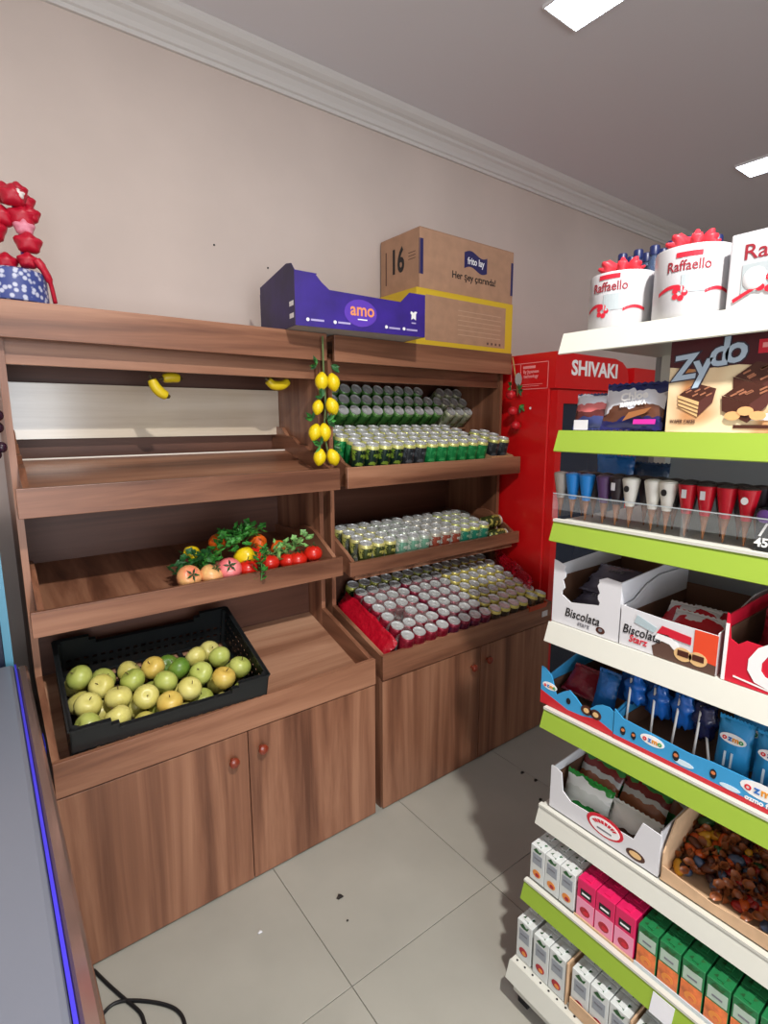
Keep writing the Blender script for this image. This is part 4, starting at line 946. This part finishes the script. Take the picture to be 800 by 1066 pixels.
for i in range(14):
    y = -1.505-i*.031; lab = 'dark cone sweet in the back row of the rack'
    if k0 is None: k0 = cone(lab+', first from far end', y, 1.095, CONEK, CAPD); k0['group'] = 'back row of cone sweets'
    else: dup(k0, (1.095, y, 1.2695), lab+', %s from far end' % ORD[i])
for i, (dy, sz) in enumerate(((-1.525, .11), (-1.60, .095))):
    pillow('sweets_bag', ('blue', 'crumpled dark blue')[i]+' sweets bag hanging behind the cones at the far end', 'snack bag', (1.20+.02*i, dy, 1.30), .10, sz, .04, mat('blue_foil', (30, 104, 178), .25, bump=.5, nscale=30) if i == 0 else mat('dark_blue_foil', (36, 62, 96), .3, bump=.6, nscale=30))
bk = thing('black_sweet_box', 'small black sweet box numbered 45 at the right end of the cones', 'box', (1.03, -1.895, 1.269)); bx('box_body', mat('black_card', (20, 20, 24), .4), bk, 0, .10, -.10, 0, 0, .075, .002); text(bk, '45', .022, WHITEI, (-.0006, -.012, .014), MX, bold=.0006); patch(bk, 'caption', WHITEI, [(.006, .026), (.010, .026), (.020, .050), (.016, .050)], (0, 0, 0), MX); link('purple_motif', blob(NB(), (0, 0, 0), .003, .012, .012, 10, 8), mat('violet_foil', (110, 70, 150), .3), bk, True, (0, -.012, .062))

# fourth shelf: display cartons of biscuits
def show_box(name, label, x0, yA, yB, z, dep, front, side, m, mi, hb=None):
    """open display carton; front / side are outlines in (distance from far end, height) and (depth, height)"""
    t = thing(name, label, 'display carton', (x0, yA, z)); w = yA-yB
    pr('front_panel', m, t, [(-a, h) for a, h in front], 'x', 0, .0025)
    for y in (0, -w+.0025): pr('side_panel', m, t, side, 'y', y-.0025, y)
    pr('back_panel', mi, t, [(-.003, 0), (-w+.003, 0), (-w+.003, hb or side[-1][1]), (-.003, hb or side[-1][1])], 'x', dep-.003, dep)
    bx('base', mi, t, .0025, dep, -w+.003, -.003, 0, .002)
    bx('liner', mi, t, .003, dep-.004, -.0045, -.003, .002, (hb or side[-1][1])*.8)
    return t, w
D_ = .30
Z3 = 1.0205
w1 = .170
wav = [(.032-.004*math.sin(k*1.9)-.0006*k, .142-.0088*k) for k in range(9)]
wav2 = [(w1-.050+.003*math.sin(k*1.9)-.0005*k, .070+.0075*k) for k in range(9)]
BR = mat('carton_inner_brown', (104, 72, 54), .8)
t, w = show_box('biscuit_carton', 'white biscuit display carton lettered Biscolata, farthest on the fourth shelf', 1.004, -1.500, -1.670, Z3, D_,
    [(0, 0), (w1, 0), (w1, .135), (w1-.035, .138)] + wav2[::-1] + [(.05, .058)] + wav[::-1] + [(.010, .150), (0, .152)], [(.003, 0), (D_, 0), (D_, .15), (.003, .135)], WHITEP, BR)
text(t, 'Biscolata', .030, BLACKP, (-.0008, -.080, .032), MX, width=.088, shear=.2, bold=.0002); text(t, 'starz', .017, mat('grey_ink', (120, 120, 128), .5), (-.0008, -.085, .014), MX, width=.032, shear=.2); patch(t, 'biscuit_print', CHO, ell(.128, .014, .011, .008, 14), (0, 0, 0), MX); patch(t, 'biscuit_print', mat('grey_ink', (120, 120, 128), .5), ell(.128, .015, .005, .004, 10), (-.0007, 0, 0), MX)
FOILD = mat('dark_grey_foil', (84, 80, 98), .25, bump=.4, nscale=30)
for i, (dx, dz) in enumerate(((.02, .030), (.045, .058), (.085, .078))):
    pk = pillow('biscuit_packet', 'dark foil biscuit packet in the far white carton, ' + ('lowest', 'middle', 'topmost')[i] + ' of three', 'snack bag', (1.004+dx+.04, -1.575, Z3+dz+.012), .115, .055, .024, FOILD, 'dark biscuit packets', (0, 1.1, 0))
    text(pk, 'starz', .016, mat('grey_ink', (120, 120, 128), .5), (-.0125, 0, .028), MX, width=.04)
w2 = .192
t, w = show_box('biscuit_carton', 'biscuit display carton with white, red and orange front, in the middle of the fourth shelf', 1.003, -1.674, -1.866, Z3, D_,
    [(0, 0), (w2, 0), (w2, .080), (w2*.45, .082), (.02, .086), (0, .088)], [(.003, 0), (D_, 0), (D_, .125), (.16, .128), (.10, .115), (.05, .090), (.003, .084)], WHITEP, BR)
patch(t, 'brown_print', mat('brown_print', (92, 66, 56), .5), [(.075, 0), (w2, 0), (w2, .022), (.12, .030), (.095, .040), (.070, .020)], (0, 0, 0), MX); patch(t, 'orange_print', mat('orange_red_print', (226, 74, 40), .5), [(.150, .024), (w2, .020), (w2, .080), (.150, .080)], (-.0004, 0, 0), MX)
patch(t, 'red_print', REDI, [(.078, .050), (.145, .046), (.145, .062), (.088, .068)], (-.0008, 0, 0), MX); patch(t, 'silver_print', mat('silver_print', (176, 194, 200), .4), [(.030, .058), (.072, .048), (.078, .060), (.036, .076)], (-.0008, 0, 0), MX); patch(t, 'hand_print', WHITEI, [(.075, .038), (.105, .034), (.125, .016), (.132, .024), (.118, .042), (.10, .052), (.08, .050)], (-.0008, 0, 0), MX)
for x in (.132, .160): patch(t, 'biscuit_print', WAF, ell(x, .022, .017, .014, 16), (-.0012, 0, 0), MX); patch(t, 'filling_print', CHO, rect(x-.010, x+.011, .018, .030), (-.0018, 0, 0), MX)
text(t, 'Biscolata', .028, BLACKP, (-.0008, -.046, .038), MX, width=.080, shear=.2, bold=.0002); text(t, 'Starz', .022, REDI, (-.0008, -.040, .020), MX, width=.040, shear=.2, bold=.0003)
BG3 = bag_mat('white_red_packet_print', [(0, (196, 26, 40)), (.35, (228, 226, 226)), (.7, (206, 40, 50))], h=.12)
for i, (dx, dy, dz, a) in enumerate(((.040, .12, .052, .8), (.075, .09, .066, .95), (.12, .12, .058, 1.1))):
    pillow('biscuit_packet', 'white and red biscuit packet in the middle carton, ' + ('nearest the front', 'second from the front', 'behind the others')[i], 'snack bag', (1.003+dx+.02, -1.674-dy, Z3+dz*.62), .105, .060, .024, BG3, 'red biscuit packets', (0, a, 0))
w3 = .21
t, w = show_box('biscuit_carton', 'red sweet carton with a big white letter C at the right of the fourth shelf', 1.002, -1.876, -2.086, Z3, D_,
    [(0, 0), (w3, 0), (w3, .10)] + [(.125+.075*math.cos(a), .055+.050*math.sin(a)) for a in [i*math.pi/10 for i in range(1, 9)]] + [(.035, .086), (.022, .075), (.010, .082), (.004, .128), (0, .130)], [(.003, 0), (D_, 0), (D_, .13), (.003, .125)], mat('red_print_board', (206, 24, 52), .45), BR)
patch(t, 'carton_edge', WHITEI, rect(0, .006, 0, .11), (0, 0, 0), MX); text(t, 'Co', .125, WHITEI, (-.0012, -.108, .050), MX, shear=.25, bold=.004); patch(t, 'caption', WHITEI, [(.02, .012), (.09, .004), (.09, .007), (.02, .015)], (-.0005, 0, 0), MX)
for i in range(3): pillow('biscuit_packet', 'dark red packet in the letter C carton, ' + ('nearest the front', 'second from the front', 'at the back')[i], 'snack bag', (1.06+i*.05, -1.975, Z3+.055), .13, .075, .026, mat('dark_red_foil', (120, 14, 34), .25, bump=.4, nscale=30), 'dark red packets', (0, .4, 0))

# fifth shelf: blue children's sweets
OZB = mat('sky_blue_print_board', (58, 152, 206), .45); OZR = mat('ozmo_red_print', (196, 34, 44), .45); CLOUD = mat('cloud_print', (206, 228, 240), .5)
Z4 = .7985
def logo(t, x, z, w_, base=(0, 0, 0)):
    patch(t, 'logo_plate', WHITEI, ell(x, z, w_*.58, w_*.26, 18), base, MX)
    for k, (ch, c) in enumerate((('o', (210, 40, 50)), ('z', (40, 110, 190)), ('m', (230, 150, 30)), ('o', (40, 150, 80)))):
        text(t, ch, w_*.36, mat('logo_ink_%d' % k, c, .5), (base[0]-.0010, base[1]-x+w_*.36-k*w_*.24, base[2]+z), MX, bold=.0005)
w4 = .195
front = [(0, 0), (w4, 0), (w4, .058), (w4-.012, .066)] + [(w4-.03-.12*s, .050+.014*math.cos(s*9)) for s in (0, .12, .25, .4, .55, .7, .85, 1)] + [(.030, .080), (.012, .094), (0, .096)]
t, w = show_box('sweets_carton', 'wavy-edged blue and red sweets carton at the far end of the fifth shelf', 1.003, -1.480, -1.675, Z4, D_, front, [(.003, 0), (D_, 0), (D_, .12), (.003, .058)], OZB, BR)
patch(t, 'red_band', OZR, [(0, 0), (w4, 0), (w4, .012)] + [(w4-w4*s, .018+.007*math.sin(s*9)) for s in (.2, .4, .6, .8)] + [(0, .034)], (0, 0, 0), MX); logo(t, .026, .052, .036)
for x in (.128, .152): patch(t, 'ring_print', CHO, ell(x, .034, .014, .012, 16), (-.0006, 0, 0), MX); patch(t, 'ring_centre', WAF, ell(x, .034, .007, .006, 12), (-.0012, 0, 0), MX)
patch(t, 'dot_print', BLACKP, ell(.080, .036, .006, .008, 10), (-.0006, 0, 0), MX)
pillow('sweets_bag', 'dark red sweets bag lying in the far blue carton', 'snack bag', (1.07, -1.54, Z4+.025), .09, .075, .03, mat('dark_red_foil', (120, 14, 34), .25, bump=.4, nscale=30), rot=(0, .9, 0)); pillow('sweets_bag', 'blue sweets bag standing in the far blue carton', 'snack bag', (1.06, -1.615, Z4+.02), .055, .09, .025, mat('blue_foil', (30, 104, 178), .25), rot=(0, .3, 0))
w5 = .40
front = [(0, 0), (w5, 0), (w5, .048), (.20, .050), (.16, .046), (.10, .050), (.02, .056), (0, .070)]
t, w = show_box('sweets_carton', 'long blue sweets carton with red edge holding lollipops, on the fifth shelf', 1.001, -1.677, -2.077, Z4, D_, front, [(.003, 0), (D_, 0), (D_, .12), (.003, .052)], OZB, BR)
patch(t, 'red_band', OZR, rect(0, w5, 0, .010), (0, 0, 0), MX); logo(t, .086, .036, .044); logo(t, .285, .036, .060); text(t, 'ozmo fun', .013, WHITEI, (-.0008, -.285, .014), MX, width=.05, bold=.0004); patch(t, 'cloud_print', CLOUD, ell(.15, .02, .02, .006, 14), (-.0003, 0, 0), MX); patch(t, 'cloud_print', CLOUD, ell(.235, .016, .018, .005, 14), (-.0003, 0, 0), MX)
for x, s in ((.022, .010), (.046, .009), (.135, .011), (.205, .010)): patch(t, 'figure_print', BLACKP, ell(x, .028, s*.6, s, 12), (-.0006, 0, 0), MX); patch(t, 'figure_face', mat('figure_skin_print', (206, 120, 70), .5), ell(x, .030, s*.4, s*.35, 10), (-.0012, 0, 0), MX)
STICK = mat('white_stick', (230, 230, 226), .4); BFO = mat('royal_blue_foil', (24, 92, 176), .22, bump=.4, nscale=30); DFO = mat('navy_lolly_foil', (30, 36, 76), .22, bump=.4, nscale=30)
for i, (u, v, u2, v2, m, lab) in enumerate(((652, 752, 658, 706, BFO, 'lollipop in blue foil, leftmost in the long carton'), (677, 768, 683, 716, BFO, 'lollipop in blue foil, second in the long carton'), (699, 776, 709, 724, BFO, 'lollipop in blue foil, third in the long carton'), (722, 786, 731, 735, DFO, 'lollipop in dark foil, fourth in the long carton'), (738, 792, 736, 765, DFO, 'short white lollipop stick at the right of the lollipops'))):
    a, b_ = B(u, v, 'x', 1.035), B(u2, v2, 'x', 1.065); a.z = max(a.z, Z4+.006); lt = thing('lollipop', lab, 'lollipop', a, 'lollipops in the blue carton'); dv = b_-a
    link('stick', tube(NB(), [(0, 0, 0), dv*.55, dv], .0026, 8), STICK, lt, True)
    if i < 4: bm = NB(); blob(bm, dv*.78+Vector((.012, -.006, 0)), .016, .024, .036, 20, 14, lambda q: (1+.16*math.sin(8*q.z+i)+.14*math.sin(6*math.atan2(q.y, q.x)+3*q.z))*(1-.25*q.z)); link('foil', bm, m, lt, True)
for i, y in enumerate((-1.645, -1.70, -1.755, -1.80)): pillow('sweets_bag', 'blue foil sweets bag behind the lollipops, ' + ('farthest', 'second farthest', 'third farthest', 'nearest')[i] + ' of four', 'snack bag', (1.13, y, Z4+.03), .065, .105, .03, BFO if i < 2 else DFO, 'foil bags behind the lollipops', (0, .15, 0))
SKY = mat('sky_blue_bag', (44, 146, 206), .28, bump=.25, nscale=25)
for i, (y, x) in enumerate(((-1.895, 1.045), (-1.962, 1.040), (-2.03, 1.040), (-1.90, 1.10), (-1.965, 1.10))):
    b_ = pillow('sweets_bag', 'upright sky blue sweets bag in the long carton, ' + ('first', 'second', 'third', 'back left', 'back right')[i] + ' after the lollipops', 'snack bag', (x, y, Z4+.012), .062, .112, .024, SKY, 'sky blue sweets bags', (0, .12, 0)); logo(b_, 0, .078, .040, (-.0125, 0, 0)); patch(b_, 'stripe_print', CLOUD, rect(-.012, -.008, .02, .05), (-.0125, 0, 0), MX); patch(b_, 'stripe_print', CLOUD, rect(0, .004, .02, .05), (-.0125, 0, 0), MX)

# sixth shelf: cake carton, cardboard box of candies
Z5 = .5305
w6 = .275
t, w = show_box('cake_carton', 'low white cake carton holding green and white packets on the sixth shelf', 1.004, -1.522, -1.797, Z5, .26,
    [(0, 0), (w6, 0), (w6, .100), (w6-.040, .104), (w6-.058, .052), (.06, .046), (.036, .062), (.030, .108), (.008, .116), (0, .114)], [(.003, 0), (.26, 0), (.26, .118), (.003, .108)], WHITEP, BR)
patch(t, 'badge_rim', REDI, ell(.150, .038, .046, .026, 20), (0, 0, 0), MX); patch(t, 'badge', WHITEI, ell(.150, .036, .038, .020, 20), (-.0006, 0, 0), MX); [patch(t, 'caption', REDI, [(.150+.034*math.cos(a), .034+.017*math.sin(a)), (.150+.024*math.cos(a), .034+.009*math.sin(a)), (.150+.024*math.cos(a+.22), .034+.009*math.sin(a+.22)), (.150+.034*math.cos(a+.22), .034+.017*math.sin(a+.22))][::-1], (-.0012, 0, 0), MX) for a in (.45, .75, 1.05, 1.35, 1.65, 1.95, 2.25, 2.55)]; patch(t, 'caption', mat('grey_ink', (120, 120, 128), .5), rect(.132, .168, .026, .030), (-.0012, 0, 0), MX); patch(t, 'cake_print', CHO, ell(.225, .017, .022, .012, 16), (0, 0, 0), MX); patch(t, 'cake_print', WAF, ell(.225, .018, .014, .007, 14), (-.0006, 0, 0), MX)
GP = bag_mat('green_white_packet_print', [(0, (30, 120, 50)), (.22, (206, 212, 206)), (.50, (224, 228, 224)), (.74, (40, 140, 56))], h=.10)
GP2 = bag_mat('clear_croissant_packet', [(0, (40, 130, 56)), (.2, (156, 96, 64)), (.45, (196, 200, 200)), (.62, (120, 40, 40)), (.8, (60, 140, 70))], h=.11)
pillow('cake_packet', 'green and white packet leaning in the front left of the cake carton', 'snack bag', (1.030, -1.600, Z5+.014), .125, .082, .03, GP, 'cake packets', (0, .35, 0)); pillow('cake_packet', 'white packet leaning in the front right of the cake carton', 'snack bag', (1.035, -1.715, Z5+.012), .12, .070, .03, bag_mat('white_green_packet_print', [(0, (90, 60, 50)), (.2, (226, 228, 224)), (.8, (60, 150, 70))], h=.10), 'cake packets', (0, .45, 0))
for i, (y, x, l) in enumerate(((-1.585, 1.095, 'front left'), (-1.60, 1.155, 'back left'), (-1.70, 1.095, 'front right'), (-1.715, 1.155, 'back right'))): pillow('cake_packet', 'clear and brown croissant packet, %s of four behind the green ones' % l, 'snack bag', (x, y, Z5+.018), .115, .098, .035, GP2, 'croissant packets', (0, .6, 0))
bb = thing('cardboard_box', 'open brown cardboard box filled with wrapped candies on the sixth shelf', 'box', (1.004, -1.802, Z5)); w7, d7 = .205, .30
bx('base', CARDP, bb, 0, d7, -w7, 0, 0, .003)
pr('front_panel', CARDP, bb, [(-.003, .003), (-w7+.003, .003), (-w7+.003, .030), (-w7*.5, .022), (-.003, .034)], 'x', 0, .003)
pr('side_panel', CARDP, bb, [(.003, .003), (d7, .003), (d7, .12), (.05, .12), (.003, .062)], 'y', -.003, 0); pr('side_panel', CARDP, bb, [(.003, .003), (d7, .003), (d7, .12), (.06, .12), (.003, .050)], 'y', -w7, -w7+.003); bx('back_panel', CARD, bb, d7-.003, d7, -w7+.003, -.003, .003, .12)
fl_ = NB(); prism(fl_, [(0, 0), (0, -w7), (-.01, -w7+.02), (-.012, -.03)], 'z', 0, .003); fl_.free()
CC = [mat('candy_red', (150, 28, 24), .25), mat('candy_brown', (92, 46, 26), .3), mat('candy_gold', (206, 150, 40), .25), mat('candy_green', (44, 84, 44), .3), mat('candy_dark', (48, 24, 28), .3), mat('candy_orange', (196, 84, 30), .25), mat('candy_blue', (70, 84, 110), .3)]
TW = mat('candy_twist', (150, 84, 44), .35)
cms = []
for m in CC:
    bm = NB(); blob(bm, (0, 0, 0), .012, .0075, .0068, 10, 6)
    for s in (-1, 1):
        c0 = bm.verts.new((s*.011, 0, 0))
        fan = [bm.verts.new((s*.020, .008*math.cos(a), .006*math.sin(a))) for a in [i*math.pi/3 for i in range(6)]]
        for i in range(6): bm.faces.new([c0, fan[i], fan[(i+1) % 6]]).material_index = 1
    me_o = link('wrapped_candy', bm, [m, TW], None, True); cms.append(me_o.data); bpy.data.objects.remove(me_o)
CNAME = ['red', 'brown', 'golden', 'green', 'dark', 'orange', 'grey-blue']
for i in range(150):
    k = random.choice((0, 0, 1, 1, 1, 2, 3, 4, 4, 5, 6)); fx = random.random(); fy = random.random()
    x = 1.004+.045+fx*.235; y = -1.802-.016-fy*(w7-.032); z = Z5+.012+.085*min(1, fx*1.8)*(1-.25*abs(fy-.5))*random.uniform(.75, 1.0)
    o = bpy.data.objects.new('wrapped_candy', cms[k]); COL.objects.link(o); o.location = (x, y, z); o.rotation_euler = (random.uniform(-1, 1), random.uniform(-1, 1), random.uniform(0, 6)); s = random.uniform(1.25, 1.6); o.scale = (s,)*3
    tag(o, CNAME[k]+' wrapped candy in the open cardboard box', 'candy', 'wrapped candies in the cardboard box')
o = thing('biscuit_carton', 'pale sweets carton beside the candy box at the right edge', 'display carton', (1.000, -2.012, Z5)); bx('carton_body', WHITEP, o, 0, .25, -.15, 0, 0, .07, .002); patch(o, 'purple_print', mat('mauve_print', (120, 96, 150), .5), ell(.05, .035, .04, .024, 16), (0, 0, 0), MX); patch(o, 'purple_print', WHITEI, ell(.05, .035, .022, .014, 16), (-.0006, 0, 0), MX)

# seventh shelf and base: juice cartons
def juice(name, label, group, wy, dx, hz, mtop, mbody, mpic, pic, mlow=None, leaf=True):
    t = thing(name, label, 'juice carton', (0, 0, 0), group)
    bx('carton_body', mbody, t, 0, dx, -wy, 0, 0, hz, .0012)
    if mlow: patch(t, 'lower_print', mlow, rect(.001, wy-.001, .001, hz*.52), (0, 0, 0), MX)
    else: patch(t, 'side_print', mat('grey_label', (150, 156, 164), .5), rect(wy*.16, wy*.84, hz*.50, hz*.80), (0, 0, 0), MX)
    if mlow: patch(t, 'brand_plate', BLACKP if mtop == 'pink' else mat('pale_green_plate', (176, 196, 180), .5), rect(wy*.2, wy*.8, hz*.60, hz*.78) if mtop == 'pink' else rect(wy*.08, wy*.92, hz*.56, hz*.84), (0, 0, 0), MX)
    patch(t, 'caption', WHITEI if mtop == 'pink' else mat('grey_ink', (120, 120, 128), .5), rect(wy*.28, wy*.72, hz*.66, hz*.70), (-.0007, 0, 0), MX)
    patch(t, 'fruit_print', mpic, ell(wy*.5, hz*.24, wy*.28, wy*.24, 14), (-.0004, 0, 0), MX); patch(t, 'fruit_print', pic, ell(wy*.55, hz*.22, wy*.14, wy*.12, 10), (-.0011, 0, 0), MX)
    if leaf:
        bm = NB()
        for a in (.4, 2.0, 3.5, 5.2):
            c = Vector((dx*.5, -wy*.5, hz)); d = Vector((math.cos(a), math.sin(a), 0)); q = Vector((-d.y, d.x, 0)); s = wy*.36
            bm.faces.new([bm.verts.new(c+d*s*x+q*s*y+Vector((0, 0, .0006))) for x, y in ((.1, 0), (.5, .28), (1, 0), (.5, -.28))])
        link('leaf_print', bm, LEAFD, t); bm = NB()
        for z, x in ((hz*.88, .25), (hz*.90, .65)): pass
        patch(t, 'leaf_print', LEAFD, [(wy*.2, hz*.88), (wy*.4, hz*.97), (wy*.62, hz*.9), (wy*.8, hz*.96), (wy*.7, hz*.86), (wy*.4, hz*.85)], (-.0004, 0, 0), MX)
    bx('pull_flap', mbody, t, dx*.2, dx*.8, -wy*.65, -wy*.35, hz, hz+.003)
    return t
JW = mat('white_juice_board', (212, 216, 214), .4); JP = mat('hot_pink_board', (214, 30, 92), .4); JPL = mat('pale_pink_print', (236, 150, 180), .4); JG = mat('green_juice_board', (30, 116, 66), .4); JO = mat('orange_juice_print', (224, 116, 62), .4, noise=.18, nscale=45)
CHER = mat('cherry_print', (170, 26, 44), .4); PEACH = mat('peach_print', (226, 140, 60), .4); FOL = mat('dark_leaf_print', (60, 92, 52), .5)
Z6 = .3345; X6 = GX-.046+.016
wj = juice('juice_carton', 'x', 'white juice cartons of the seventh shelf', .042, .036, .098, 'white', JW, PEACH, CHER)
GREYT = 'white juice carton on the seventh shelf'
def grid(proto, x0, y0, z, nx, ny, sx, sy, label, group, skip=()):
    f = True; lab0 = label
    for i in range(nx):
        for j in range(ny):
            if (i, j) in skip: continue
            l = (x0+i*sx, y0-j*sy, z); label = lab0 + ', %s row, %s from far end' % (('front', 'second', 'third', 'back')[i], ORD[j])
            if f and proto.get('fresh', 1): proto.location = l; proto['label'] = label; proto['group'] = group; proto['fresh'] = 0; f = False
            else: dup(proto, l, label, group)
grid(wj, X6, -1.505, Z6, 4, 3, .038, .0435, GREYT, 'white juice cartons of the seventh shelf')
pj_ = juice('juice_carton', 'x', 'pink juice cartons', .046, .036, .102, 'pink', JP, CHER, REDI, JPL, False)
grid(pj_, X6, -1.640, Z6, 4, 3, .038, .0475, 'pink juice carton on the seventh shelf', 'pink juice cartons')
gj = juice('juice_carton', 'x', 'green juice cartons', .042, .036, .100, 'green', JG, PEACH, JO, JO, True)
grid(gj, X6, -1.787, Z6, 3, 7, .038, .0455, 'green and orange juice carton on the seventh shelf', 'green juice cartons')
for y0_, y1_, l in ((-1.637, -1.7845, 'pink'), (-1.785, -2.11, 'green')):
    s_ = bx('shelf_divider', CARDP if l == 'pink' else ACE, None, X6-.004, X6-.001, y1_, y0_, Z6, Z6+(.005 if l == 'pink' else .008)); tag(s_, 'low %s strip in front of the %s juice cartons' % ('cardboard' if l == 'pink' else 'clear', l), 'divider')
Z7 = .1225; X7 = GX-.093+.024
bj = juice('juice_carton', 'x', 'white juice cartons of the base shelf', .045, .040, .112, 'white', JW, CHER, PEACH)
LB = 'white juice carton on base shelf, '
grid(bj, X7, -1.503, Z7, 4, 1, .042, .047, LB+'far column', 'white juice cartons of the base shelf, far column')
grid(bj, X7-.002, -1.556, Z7, 4, 2, .042, .047, LB+'before the first divider', 'white juice cartons of the base shelf, second block')
grid(bj, X7, -1.664, Z7, 4, 3, .042, .047, LB+'between dividers', 'white juice cartons of the base shelf, third block')
grid(bj, X7, -1.816, Z7, 4, 3, .042, .047, LB+'nearest block', 'white juice cartons of the base shelf, near block')
for y, l in ((-1.6535, 'first cardboard divider between the white juice cartons on the base shelf'), (-1.8085, 'second cardboard divider between the white juice cartons on the base shelf')):
    tag(bx('shelf_divider', CARDP, None, X7-.004, X7+.16, y-.0015, y+.0015, Z7, Z7+.115), l, 'divider')
tag(bx('shelf_divider', CARDP, None, X7-.006, X7-.003, -1.805, -1.665, Z7, Z7+.035), 'low cardboard front strip before the third block of white juice cartons', 'divider')
for o in list(bpy.data.objects):
    if 'fresh' in o: del o['fresh']
